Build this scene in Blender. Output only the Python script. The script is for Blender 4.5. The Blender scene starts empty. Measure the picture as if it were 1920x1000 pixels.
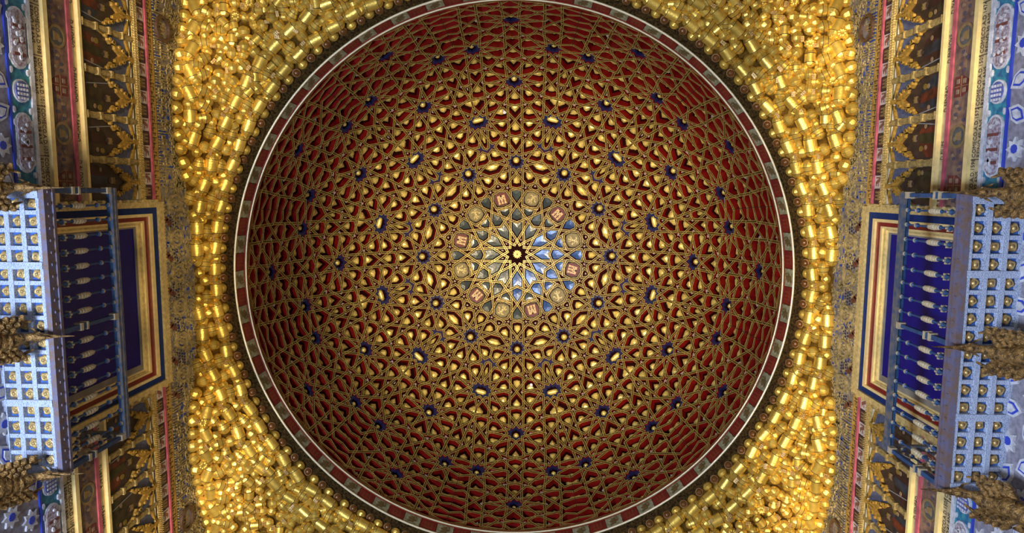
import bpy, bmesh, math, random
import numpy as np
from mathutils import Vector, Matrix
random.seed(7)
SC = bpy.context.scene
COL = SC.collection
# ---------------------------------------------------------------- camera
cam_d = bpy.data.cameras.new('camera'); cam = bpy.data.objects.new('camera', cam_d); COL.objects.link(cam)
RC = [[0.9994926, -0.0055830, 0.0313585], [0.0090259, 0.9938078, -0.1107458], [-0.0305460, 0.1109727, 0.9933539]]
cam.matrix_world = Matrix(((RC[0][0], -RC[1][0], -RC[2][0], 0.36101), (RC[0][1], -RC[1][1], -RC[2][1], -1.45474),
                           (RC[0][2], -RC[1][2], -RC[2][2], 0.0), (0, 0, 0, 1)))
cam_d.sensor_width = 36; cam_d.lens = 36 * 1274.54 / 1920; cam_d.clip_end = 200; cam_d.clip_start = .05
SC.camera = cam
# ---------------------------------------------------------------- world, lamps, exposure
wd = bpy.data.worlds.new('world'); SC.world = wd; wd.use_nodes = True
wd.node_tree.nodes['Background'].inputs[0].default_value = (.5, .6, .8, 1)
wd.node_tree.nodes['Background'].inputs[1].default_value = .02
SC.view_settings.view_transform = 'Standard'; SC.view_settings.look = 'None'
SC.view_settings.exposure = 0.0; SC.view_settings.gamma = 1.0; SC.view_settings.use_curve_mapping = False
def lamp(name, typ, loc, target, energy, color, **kw):
    d = bpy.data.lights.new(name, typ); d.energy = energy; d.color = color
    for k, v in kw.items(): setattr(d, k, v)
    o = bpy.data.objects.new(name, d); COL.objects.link(o); o.location = loc
    o.rotation_euler = (Vector(target) - Vector(loc)).to_track_quat('-Z', 'Y').to_euler(); return o
WARM = (1, .80, .50); COOL = (.62, .74, 1.0)
# floor uplights: tight beams across the hall onto the muqarnas, one wide beam into the dome
for sx in (-1, 1):
    for yy in (-4.2, -2.75, 2.75, 4.2):
        lamp('floor_uplight', 'SPOT', (sx * 2.1, yy * .95, -1.3), (sx * 5.0, yy, 10.45), 5000 if sx > 0 else 3700, WARM, spot_size=math.radians(13.5), spot_blend=.8, shadow_soft_size=.06)
    for yy in (-1.2, 0, 1.2):
        lamp('floor_uplight', 'SPOT', (sx * -1.6, yy * .55, -1.3), (sx * 5.0, yy, 10.5), 4600 if sx > 0 else 2900, WARM, spot_size=math.radians(9), spot_blend=.8, shadow_soft_size=.06)
lamp('floor_uplight', 'SPOT', (.9, .6, -1.3), (.4, -.1, 15.5), 13000, WARM, spot_size=math.radians(37), spot_blend=1.0, shadow_soft_size=.12)
# cool daylight from unseen doorways, then a warm under-light added below the right balcony
lamp('low_area_light', 'AREA', (-4.3, .4, .6), (4.9, 0, 7.8), 1350, COOL, shape='RECTANGLE', size=1.6, size_y=2.6)
lamp('low_area_light', 'AREA', (-3.6, 0, -1.2), (-4.6, 0, 6.5), 62, COOL, shape='RECTANGLE', size=1.2, size_y=4.0)
lamp('low_area_light', 'AREA', (3.4, 0, -1.2), (4.7, 0, 6.5), 60, (1, .88, .7), shape='RECTANGLE', size=1.2, size_y=4.0)  # added warm fill for the right balcony's underside, not daylight
# ---------------------------------------------------------------- materials
MATS = {}
def mat(name, col=None, rough=.5, metal=0., noise=0., scale=8., bump=0., bscale=40., col2=None, spec=.5, emit=0., objvar=0.):
    if name in MATS: return MATS[name]
    m = bpy.data.materials.new(name); m.use_nodes = True; nt = m.node_tree; N = nt.nodes; L = nt.links
    b = N['Principled BSDF']; b.inputs['Base Color'].default_value = (*col, 1); b.inputs['Roughness'].default_value = rough
    b.inputs['Metallic'].default_value = metal; b.inputs['Specular IOR Level'].default_value = spec
    if emit: b.inputs['Emission Color'].default_value = (*col, 1); b.inputs['Emission Strength'].default_value = emit
    tc = N.new('ShaderNodeTexCoord')
    if noise or col2:
        n = N.new('ShaderNodeTexNoise'); n.inputs['Scale'].default_value = scale; n.inputs['Detail'].default_value = 5
        L.new(tc.outputs['Object'], n.inputs['Vector'])
        r = N.new('ShaderNodeValToRGB'); r.color_ramp.elements[0].position = .35; r.color_ramp.elements[1].position = .65
        c2 = col2 or tuple(c * (1 - noise) for c in col)
        r.color_ramp.elements[0].color = (*c2, 1); r.color_ramp.elements[1].color = (*col, 1)
        L.new(n.outputs['Fac'], r.inputs[0]); out = r.outputs[0]
        if objvar:
            oi = N.new('ShaderNodeObjectInfo'); hs = N.new('ShaderNodeHueSaturation'); mr = N.new('ShaderNodeMapRange')
            mr.inputs['To Min'].default_value = 1 - objvar; mr.inputs['To Max'].default_value = 1 + objvar
            L.new(oi.outputs['Random'], mr.inputs['Value']); L.new(mr.outputs[0], hs.inputs['Value']); L.new(out, hs.inputs['Color']); out = hs.outputs[0]
        L.new(out, b.inputs['Base Color'])
    if bump:
        n2 = N.new('ShaderNodeTexNoise'); n2.inputs['Scale'].default_value = bscale; n2.inputs['Detail'].default_value = 4
        L.new(tc.outputs['Object'], n2.inputs['Vector'])
        bp = N.new('ShaderNodeBump'); bp.inputs['Strength'].default_value = bump; bp.inputs['Distance'].default_value = .02
        L.new(n2.outputs['Fac'], bp.inputs['Height']); L.new(bp.outputs[0], b.inputs['Normal'])
    MATS[name] = m; return m
GOLD = mat('gold_leaf', (.96, .64, .115), .35, .68, .3, 9, .25, 30, objvar=.2)
GOLDW = mat('gold_worn', (.78, .60, .20), .42, .45, .45, 6, .3, 35)
BOSS = mat('boss_gold', (.95, .69, .17), .32, .3, .3, 12, .15, 40, objvar=.15)
EDGE = mat('strap_fillet', (.64, .46, .12), .40, .3, .25, 14)
STRAP = mat('strap_face', (.10, .056, .010), .55, .1, .4, 10, spec=.25)
RED = mat('red_lacquer', (.25, .007, .005), .35, 0, .35, 7)
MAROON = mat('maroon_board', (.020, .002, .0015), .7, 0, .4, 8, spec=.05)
BLUE = mat('star_blue', (.006, .013, .058), .45, 0, .5, 20, col2=(.016, .010, .06))
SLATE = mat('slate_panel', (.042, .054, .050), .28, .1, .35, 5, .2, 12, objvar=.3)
SLATE_DAYLIT = mat('slate_daylit', (.020, .055, .19), .26, .1, .5, 6, .2, 12, col2=(.05, .10, .22), objvar=.25)  # slate panel with bluish daylight mixed into its base colour
CREAM = mat('cream', (.80, .66, .50), .5, 0, .2, 20)
PINK = mat('pink_button', (.55, .36, .27), .45, 0, .2, 20)
DARK = mat('dark_line', (.012, .006, .003), .8)
CASTLERED = mat('castle_red', (.13, .007, .004), .5, 0, .2, 30)
CASTLE = mat('castle_cream', (.62, .42, .18), .5, 0, .15, 30)
LIONBG = mat('lion_ground', (.24, .18, .06), .55, .1, .3, 30)
LION = mat('lion_gold', (.66, .50, .20), .4, .25, .2, 30)
RINGG = mat('ring_gold', (1.0, .86, .55), .3, .25, .1, 12)
BROWN = mat('carved_brown', (.085, .050, .012), .8, 0, .75, 30, 1., 45, col2=(.010, .006, .002), spec=.08)
# ---------------------------------------------------------------- mesh helpers
class MB:
    def __init__(s): s.v = []; s.f = []; s.m = []
    def add(s, vs, fs, m=0):
        o = len(s.v); s.v += [tuple(p) for p in vs]
        s.f += [tuple(i + o for i in f) for f in fs]; s.m += [m] * len(fs) if isinstance(m, int) else list(m)
    def box(s, c, h, m=0, M=None):
        pts = [Vector((c[0] + sx * h[0], c[1] + sy * h[1], c[2] + sz * h[2])) for sx in (-1, 1) for sy in (-1, 1) for sz in (-1, 1)]
        if M: pts = [M @ p for p in pts]
        s.add(pts, [(0, 1, 3, 2), (4, 6, 7, 5), (0, 4, 5, 1), (2, 3, 7, 6), (0, 2, 6, 4), (1, 5, 7, 3)], m)
    def lathe(s, prof, seg=10, m=0, M=None, mats=None):
        vs = []
        for (r, z) in prof:
            for i in range(seg):
                a = 2 * math.pi * i / seg; p = Vector((r * math.cos(a), r * math.sin(a), z)); vs.append(M @ p if M else p)
        fs = []; mm = []
        for j in range(len(prof) - 1):
            for i in range(seg):
                fs.append((j * seg + i, j * seg + (i + 1) % seg, (j + 1) * seg + (i + 1) % seg, (j + 1) * seg + i)); mm.append(mats[j] if mats else m)
        s.add(vs, fs, mm)
    def prism(s, poly, z0, z1, m=0, M=None, mside=None):
        n = len(poly); vs = [Vector((x, y, z0)) for x, y in poly] + [Vector((x, y, z1)) for x, y in poly]
        if M: vs = [M @ p for p in vs]
        s.add(vs, [tuple(range(n))[::-1], tuple(range(n, 2 * n))], m)
        s.add(vs, [(i, (i + 1) % n, n + (i + 1) % n, n + i) for i in range(n)], m if mside is None else mside)
    def mesh(s, name, mats, smooth=False):
        me = bpy.data.meshes.new(name); me.from_pydata(s.v, [], s.f)
        if getattr(s, 'fix', False):
            bm = bmesh.new(); bm.from_mesh(me); bmesh.ops.recalc_face_normals(bm, faces=bm.faces); bm.to_mesh(me); bm.free()
        for m in (mats if isinstance(mats, (list, tuple)) else [mats]): me.materials.append(m)
        me.polygons.foreach_set('material_index', s.m)
        if smooth: me.polygons.foreach_set('use_smooth', [True] * len(me.polygons))
        me.update(); return me
    def build(s, name, mats, parent=None, smooth=False): return place(name, s.mesh(name, mats, smooth), parent)
def place(name, me, parent=None, M=None):
    o = bpy.data.objects.new(name, me); COL.objects.link(o)
    if parent: o.parent = parent
    if M is not None: o.matrix_local = M
    return o
def tag(o, label=None, cat=None, group=None, kind=None):
    if label: o['label'] = label
    if cat: o['category'] = cat
    if group: o['group'] = group
    if kind: o['kind'] = kind
    return o
def empty(name, loc=(0, 0, 0)):
    o = bpy.data.objects.new(name, None); COL.objects.link(o); o.location = loc; return o
def frame(p, n, t):
    """matrix with z = n, x = t made orthogonal, origin p"""
    n = Vector(n).normalized(); t = Vector(t); t = (t - n * t.dot(n)).normalized(); y = n.cross(t)
    return Matrix(((t.x, y.x, n.x, p[0]), (t.y, y.y, n.y, p[1]), (t.z, y.z, n.z, p[2]), (0, 0, 0, 1)))
# ================================================================= THE DOME
RS, ZC, OFF = 4.545, 10.977, .65
DEPTH = .125
LAT = {
 'a0': [(15.0,7.12),(7.11,13.8),(15.0,14.0)],
 'b0': [(15.0,2.81),(0.0,3.99)],
 'c0': [(0.0,3.99),(15.0,7.12)],
 'd4': [(0.0,9.32),(15.0,10.86)],
 'd5': [(15.0,10.86),(0.0,14.42)],
 'd0': [(15.0,14.0),(6.26,14.69),(5.26,18.78),(0.0,19.27)],
 'e0': [(0.0,14.42),(8.79,18.85),(15.0,19.36)],
 'f0': [(15.0,19.36),(10.78,19.88),(15.0,22.99)],
 'g0': [(15.0,21.76),(8.29,20.54),(0.0,24.03)],
 'h0': [(0.0,19.27),(4.96,19.83),(4.2,25.97),(15.0,28.53)],
 'i0': [(0.0,24.03),(1.66,25.08),(15.0,24.12)],
 'j0': [(15.0,23.0),(4.86,27.16),(10.68,32.44),(6.24,35.22),(10.67,40.38),(5.28,44.9),(7.83,47.84),(2.96,52.44),(6.93,57.16),(4.27,60.0),(8.05,64.71),(3.81,68.44),(5.83,71.05),(2.3,75.15),(5.64,78.79),(3.56,80.98),(6.9,84.8)],
 'k0': [(15.0,27.59),(3.71,28.43),(3.16,34.58),(0.0,34.97)],
 'm0': [(15.0,30.61),(12.45,31.77),(1.54,29.35),(0.0,30.04)],
 'mb': [(15.0,28.53),(15.0,30.61)],
 'n0': [(0.0,30.04),(5.01,34.32),(11.58,33.51),(15.0,37.99)],
 'q0': [(0.0,34.97),(3.01,35.56),(2.85,39.42),(11.09,41.52),(10.21,47.59),(14.62,48.95),(13.91,52.69),(15.0,53.34)],
 'r0': [(15.0,32.32),(13.73,32.71),(11.82,39.35),(2.82,40.39),(2.67,44.41),(0.0,44.67)],
 's0': [(15.0,37.99),(14.1,38.92),(4.93,36.17),(0.0,39.9)],
 'u0': [(15.0,42.72),(8.78,46.97),(4.17,45.55),(0.0,49.36)],
 't0': [(15.0,45.85),(12.6,42.58),(4.42,44.03),(0.0,39.91)],
 'tb': [(15.0,45.85),(15.0,48.05)],
 'v0': [(0.0,44.67),(2.58,45.12),(2.38,51.09),(9.49,53.03),(9.22,56.77),(13.14,58.22),(12.38,64.21),(15.0,64.99)],
 'x0': [(15.0,53.34),(13.72,53.76),(13.18,57.33),(9.05,57.79),(8.49,63.58),(1.96,64.3),(1.92,67.72),(0.0,68.12)],
 'y0': [(15.0,48.15),(9.97,48.46),(9.57,52.43),(2.09,53.41),(2.47,59.46),(0.0,59.98)],
 'aa0': [(15.0,58.14),(11.68,52.78),(8.57,48.84),(1.05,50.53),(0.0,49.36)],
 'bb0': [(15.0,50.06),(11.78,52.83),(8.04,56.46),(1.21,54.15),(0.0,55.03)],
 'ee0': [(0.0,55.03),(3.18,59.04),(7.53,58.07),(10.62,62.17),(11.28,63.13),(15.0,62.56)],
 'ff0': [(15.0,58.14),(10.62,62.17),(9.82,63.06),(3.52,60.88),(0.0,64.2)],
 'hh0': [(0.0,59.98),(2.29,60.72),(2.52,63.85),(8.56,65.71),(7.58,70.83),(11.71,71.59),(11.65,75.22),(15.0,75.38)],
 'L2': [(15.0,64.99),(11.95,65.88),(11.77,71.12),(7.47,71.61),(7.46,75.14),(1.65,75.9),(2.05,80.57),(0.0,80.96)],
 'L4': [(15.0,68.02),(10.74,66.57),(10.42,67.18),(6.48,70.28),(3.03,69.01),(0.0,72.3)],
 'L5': [(15.0,70.46),(12.84,70.82),(10.42,67.18),(8.7,66.6),(3.16,67.66),(0.0,64.2)],
 'x1': [(15.0,75.38),(11.48,75.86),(11.29,78.93),(7.4,79.27),(7.26,83.74),(1.8,84.4),(1.75,85.6)],
 'ii0': [(0.0,68.15),(1.85,68.5),(1.83,73.95),(7.44,75.61),(7.48,78.49),(11.2,79.41),(10.9,83.7),(15.0,84.75)],
 'L6': [(15.0,72.97),(12.74,72.3),(9.7,75.17),(6.5,78.25),(0.96,76.47),(0.0,77.15)],
 'L8': [(15.0,77.81),(12.52,78.43),(9.7,75.17),(6.45,71.94),(0.8,73.45),(0.0,72.3)],
 'L9': [(15.0,80.87),(12.35,79.84),(9.61,82.32),(8.38,83.33),(2.95,81.66),(0.0,84.6)],
 'ee1': [(0.0,77.15),(2.63,80.24),(6.17,79.49),(9.61,82.32),(10.97,83.25),(15.0,82.53)],
 'hh1': [(0.0,80.96),(1.92,81.53),(2.16,83.95),(7.44,85.33)],
}
PHI_RIM = 85.6
def on(u, v, h=0.):
    """plane point (degrees, azimuthal equidistant) -> world point, h metres outside the strap face"""
    ph = math.radians(math.hypot(u, v)); th = math.atan2(v, u) + math.radians(OFF)
    r = RS + h; return Vector((r * math.sin(ph) * math.cos(th), -r * math.sin(ph) * math.sin(th), ZC + r * math.cos(ph)))
def pl(th, ph): return (ph * math.cos(math.radians(th)), ph * math.sin(math.radians(th)))
def sym(q, r, s):
    a = math.radians(30 * r); x, y = q[0], q[1] * s
    return (x * math.cos(a) - y * math.sin(a), x * math.sin(a) + y * math.cos(a))
POLY = {k: [pl(*q) for q in v] for k, v in LAT.items()}
# ---- planar graph of one half gore, then the whole dome
segs = [(a, b) for v in POLY.values() for a, b in zip(v, v[1:])]
rim = [pl(3 * i, PHI_RIM) for i in range(6)]
segs += list(zip(rim, rim[1:]))
def cross(o, a, b): return (a[0] - o[0]) * (b[1] - o[1]) - (a[1] - o[1]) * (b[0] - o[0])
cuts = [[0., 1.] for _ in segs]
for i in range(len(segs)):
    a, b = segs[i]
    for j in range(i + 1, len(segs)):
        c, d = segs[j]
        if max(a[0], b[0]) < min(c[0], d[0]) - .1 or max(c[0], d[0]) < min(a[0], b[0]) - .1: continue
        den = (b[0] - a[0]) * (d[1] - c[1]) - (b[1] - a[1]) * (d[0] - c[0])
        if abs(den) < 1e-9: continue
        t = ((c[0] - a[0]) * (d[1] - c[1]) - (c[1] - a[1]) * (d[0] - c[0])) / den
        s = ((c[0] - a[0]) * (b[1] - a[1]) - (c[1] - a[1]) * (b[0] - a[0])) / den
        la = math.dist(a, b); lc = math.dist(c, d); e = .06
        if -e / la <= t <= 1 + e / la and -e / lc <= s <= 1 + e / lc: cuts[i].append(min(max(t, 0), 1)); cuts[j].append(min(max(s, 0), 1))
small = []
for (a, b), cs in zip(segs, cuts):
    cs = sorted(cs); pts = [(a[0] + (b[0] - a[0]) * t, a[1] + (b[1] - a[1]) * t) for t in cs]
    for p, q in zip(pts, pts[1:]):
        if math.dist(p, q) > .05: small.append((p, q))
VG = []; GRID = {}
def vid(p):
    k = (round(p[0] / .1), round(p[1] / .1))
    for i in (-1, 0, 1):
        for j in (-1, 0, 1):
            for w in GRID.get((k[0] + i, k[1] + j), ()):
                if math.dist(VG[w], p) < .085: return w
    VG.append(p); GRID.setdefault(k, []).append(len(VG) - 1); return len(VG) - 1
ADJ = {}
for r in range(12):
    for s in (1, -1):
        for p, q in small:
            a, b = vid(sym(p, r, s)), vid(sym(q, r, s))
            if a != b: ADJ.setdefault(a, set()).add(b); ADJ.setdefault(b, set()).add(a)
todo = [v for v in ADJ if len(ADJ[v]) == 1]
while todo:
    v = todo.pop()
    if len(ADJ[v]) != 1: continue
    w = ADJ[v].pop(); ADJ[w].discard(v)
    if len(ADJ[w]) == 1: todo.append(w)
ORD = {v: sorted(ws, key=lambda w: math.atan2(VG[w][1] - VG[v][1], VG[w][0] - VG[v][0])) for v, ws in ADJ.items() if ws}
seen = set(); FACES = []
for v in ORD:
    for w in ORD[v]:
        if (v, w) in seen: continue
        a, b = v, w; loop = []
        while (a, b) not in seen:
            seen.add((a, b)); loop.append(a)
            o = ORD[b]; a, b = b, o[(o.index(a) - 1) % len(o)]
        ar = sum(VG[loop[i - 1]][0] * VG[loop[i]][1] - VG[loop[i]][0] * VG[loop[i - 1]][1] for i in range(len(loop))) / 2
        if ar > .05 and len(loop) >= 3 and ar < 400: FACES.append([VG[i] for i in loop])
DEG = math.radians(1) * RS
def local(face):
    """face -> (frame at its centroid on the strap surface looking into the hall, 2d polygon in metres)"""
    A = cx = cy = 0
    for i in range(len(face)):
        p, q = face[i - 1], face[i]; c = p[0] * q[1] - q[0] * p[1]; A += c; cx += (p[0] + q[0]) * c; cy += (p[1] + q[1]) * c
    cx /= 3 * A; cy /= 3 * A
    P = on(cx, cy); n = (Vector((0, 0, ZC)) - P).normalized()
    Pt = on(cx * 1.01, cy * 1.01) - P if math.hypot(cx, cy) > .3 else Vector((1, 0, 0))
    M = frame(P, n, Pt); Mi = M.inverted()
    pts = [Mi @ on(*q) for q in face]
    pts = [(p.x, p.y) for p in pts]
    if area(pts) < 0: pts.reverse()
    return (cx, cy), M, pts
def area(p): return sum(p[i - 1][0] * p[i][1] - p[i][0] * p[i - 1][1] for i in range(len(p))) / 2
def inset(poly, d):
    pts = []; n = len(poly)
    clean = [p for i, p in enumerate(poly) if math.dist(p, poly[i - 1]) > .004]
    # drop straight-through vertices
    out = []
    for i, p in enumerate(clean):
        a, b = clean[i - 1], clean[(i + 1) % len(clean)]
        u = Vector((p[0] - a[0], p[1] - a[1])); w = Vector((b[0] - p[0], b[1] - p[1]))
        if u.length > 0 and w.length > 0 and abs(u.normalized().cross(w.normalized()) if hasattr(u, 'cross') else 1) > .06: out.append(p)
    if len(out) < 3: return None
    n = len(out)
    for i in range(n):
        a, p, b = Vector(out[i - 1]), Vector(out[i]), Vector(out[(i + 1) % n])
        u = (p - a).normalized(); w = (b - p).normalized()
        n1 = Vector((-u.y, u.x)); n2 = Vector((-w.y, w.x)); k = n1 + n2
        den = 1 + n1.dot(n2)
        if den < .12: k = n1 * d
        else: k = k * (d / den)
        if k.length > 3.2 * d: k = k.normalized() * 3.2 * d
        pts.append(p + k)
    for i in range(n):
        if (pts[(i + 1) % n] - pts[i]).dot(Vector(out[(i + 1) % n]) - Vector(out[i])) < 0:
            # collapsed edge: merge to its middle
            m_ = (pts[(i + 1) % n] + pts[i]) / 2; pts[i] = m_.copy(); pts[(i + 1) % n] = m_.copy()
    pts = [(p.x, p.y) for p in pts]
    return pts if area(pts) > .0004 else None
def hull_area(P):
    P = sorted(P)
    def half(Q):
        h = []
        for p in Q:
            while len(h) > 1 and cross(h[-2], h[-1], p) <= 0: h.pop()
            h.append(p)
        return h
    return area(half(P)[:-1] + half(P[::-1])[:-1])
def scaled(poly, k, c=None):
    c = c or (sum(p[0] for p in poly) / len(poly), sum(p[1] for p in poly) / len(poly))
    return [(c[0] + (p[0] - c[0]) * k, c[1] + (p[1] - c[1]) * k) for p in poly]
dome = tag(empty('ceiling', (0, 0, 0)), 'great half-spherical dome of gilded star strapwork over red wells', 'ceiling', kind='structure')
# shell behind the wells
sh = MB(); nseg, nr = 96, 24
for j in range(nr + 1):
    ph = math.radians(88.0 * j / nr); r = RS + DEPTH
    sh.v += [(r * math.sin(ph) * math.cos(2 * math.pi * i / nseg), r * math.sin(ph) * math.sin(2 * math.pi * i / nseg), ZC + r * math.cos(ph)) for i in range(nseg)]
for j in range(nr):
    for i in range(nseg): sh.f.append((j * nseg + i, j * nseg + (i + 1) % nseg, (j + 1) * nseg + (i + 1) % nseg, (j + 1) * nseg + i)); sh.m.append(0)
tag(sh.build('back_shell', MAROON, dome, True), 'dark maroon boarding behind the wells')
# ---- straps
HW = .0235; FIL = .0085; GR = .004
PROF = [(-HW, DEPTH), (-HW, 0), (-HW + FIL, 0), (-HW + FIL, GR), (HW - FIL, GR), (HW - FIL, 0), (HW, 0), (HW, DEPTH)]   # (sideways, depth)
PM = [2, 0, 0, 1, 0, 0, 2]
def ribbon(mb, pts, lift):
    fine = []
    for a, b in zip(pts, pts[1:]):
        k = max(1, int(math.dist(a, b) / 2.5))
        fine += [(a[0] + (b[0] - a[0]) * i / k, a[1] + (b[1] - a[1]) * i / k, i == 0) for i in range(k)]
    fine.append((*pts[-1], True))
    P = [on(x, y) for x, y, _ in fine]
    # run a little past open ends so that crossings at the gore lines close
    P[0] = P[0] + (P[0] - P[1]).normalized() * HW * .8; P[-1] = P[-1] + (P[-1] - P[-2]).normalized() * HW * .8
    base = len(mb.v)
    for i, p in enumerate(P):
        n = (p - Vector((0, 0, ZC))).normalized()
        d1 = (p - P[i - 1]).normalized() if i else (P[1] - p).normalized()
        d2 = (P[i + 1] - p).normalized() if i < len(P) - 1 else d1
        s1 = n.cross(d1).normalized(); s2 = n.cross(d2).normalized(); s = s1 + s2
        den = 1 + s1.dot(s2); s = s * (1 / max(den, .25))
        for w, h in PROF: mb.v.append(tuple(p + s * w + n * (h if h == DEPTH else h + lift)))
    k = len(PROF)
    for i in range(len(P) - 1):
        for j in range(k - 1):
            mb.f.append((base + i * k + j, base + i * k + j + 1, base + (i + 1) * k + j + 1, base + (i + 1) * k + j)); mb.m.append(PM[j])
SM = [EDGE, STRAP, RED]
lengths = {k: sum(math.dist(a, b) for a, b in zip(v, v[1:])) for k, v in POLY.items()}
inner = ['a0', 'c0', 'd0', 'e0', 'h0', 'j0', 'k0', 'q0', 'r0', 'v0', 'n0', 's0']   # the straps that show largest: single parts
rest = MB()
LIFT = {}
for i, (k, v) in enumerate(POLY.items()):
    for s in (1, -1):
        lift = -.0022 * ((i * 3) % 5) - (.0011 if s < 0 else 0)
        if k in inner:
            me = None
            for r in range(12):
                if me is None:
                    mb = MB(); ribbon(mb, [sym(q, 0, s) for q in v], lift); me = mb.mesh('strap', SM)
                M = Matrix.Rotation(-math.radians(30 * r), 4, 'Z')
                place('strap', me, dome, M)
        else:
            for r in range(12): ribbon(rest, [sym(q, r, s) for q in v], lift)
full_rim = [pl(3 * i, PHI_RIM) for i in range(121)]
ribbon(rest, full_rim, -.012)
tag(rest.build('strap_lattice', SM, dome), 'smaller crossing straps of the dome lattice', kind='stuff')
# ---- cells between the straps
STARS = [(0, 0, 0)] + [(30 * r, 27.3, 1) for r in range(12)] + [(30 * r + 15, 40.7, 2) for r in range(12)] + [(30 * r, 52.6, 3) for r in range(12)] \
    + [(30 * r + s * 10.1, 64.8, 4) for r in range(12) for s in (1, -1)] + [(30 * r, 75.3, 5) for r in range(12)]
STP = [(pl(a, b), k) for a, b, k in STARS]
OCT = [(pl(30 * r + 15, 16.9), r) for r in range(12)]
bosses = []; tiny = MB()
def facet(poly, depth, k0, k1, hgt, apex):
    """faceted nugget standing on the well's back board"""
    mb = MB(); c = (sum(p[0] for p in poly) / len(poly), sum(p[1] for p in poly) / len(poly))
    b = scaled(poly, k0, c); t = scaled(poly, k1, c); n = len(b)
    ax, ay = c[0] + apex[0], c[1] + apex[1]
    vs = [(x, y, -depth) for x, y in b] + [(x, y, -depth + hgt * .62) for x, y in t] + [(ax, ay, -depth + hgt)]
    fs = [(i, (i + 1) % n, n + (i + 1) % n, n + i) for i in range(n)] + [(n + i, n + (i + 1) % n, 2 * n) for i in range(n)]
    mb.add(vs, fs); return mb
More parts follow.
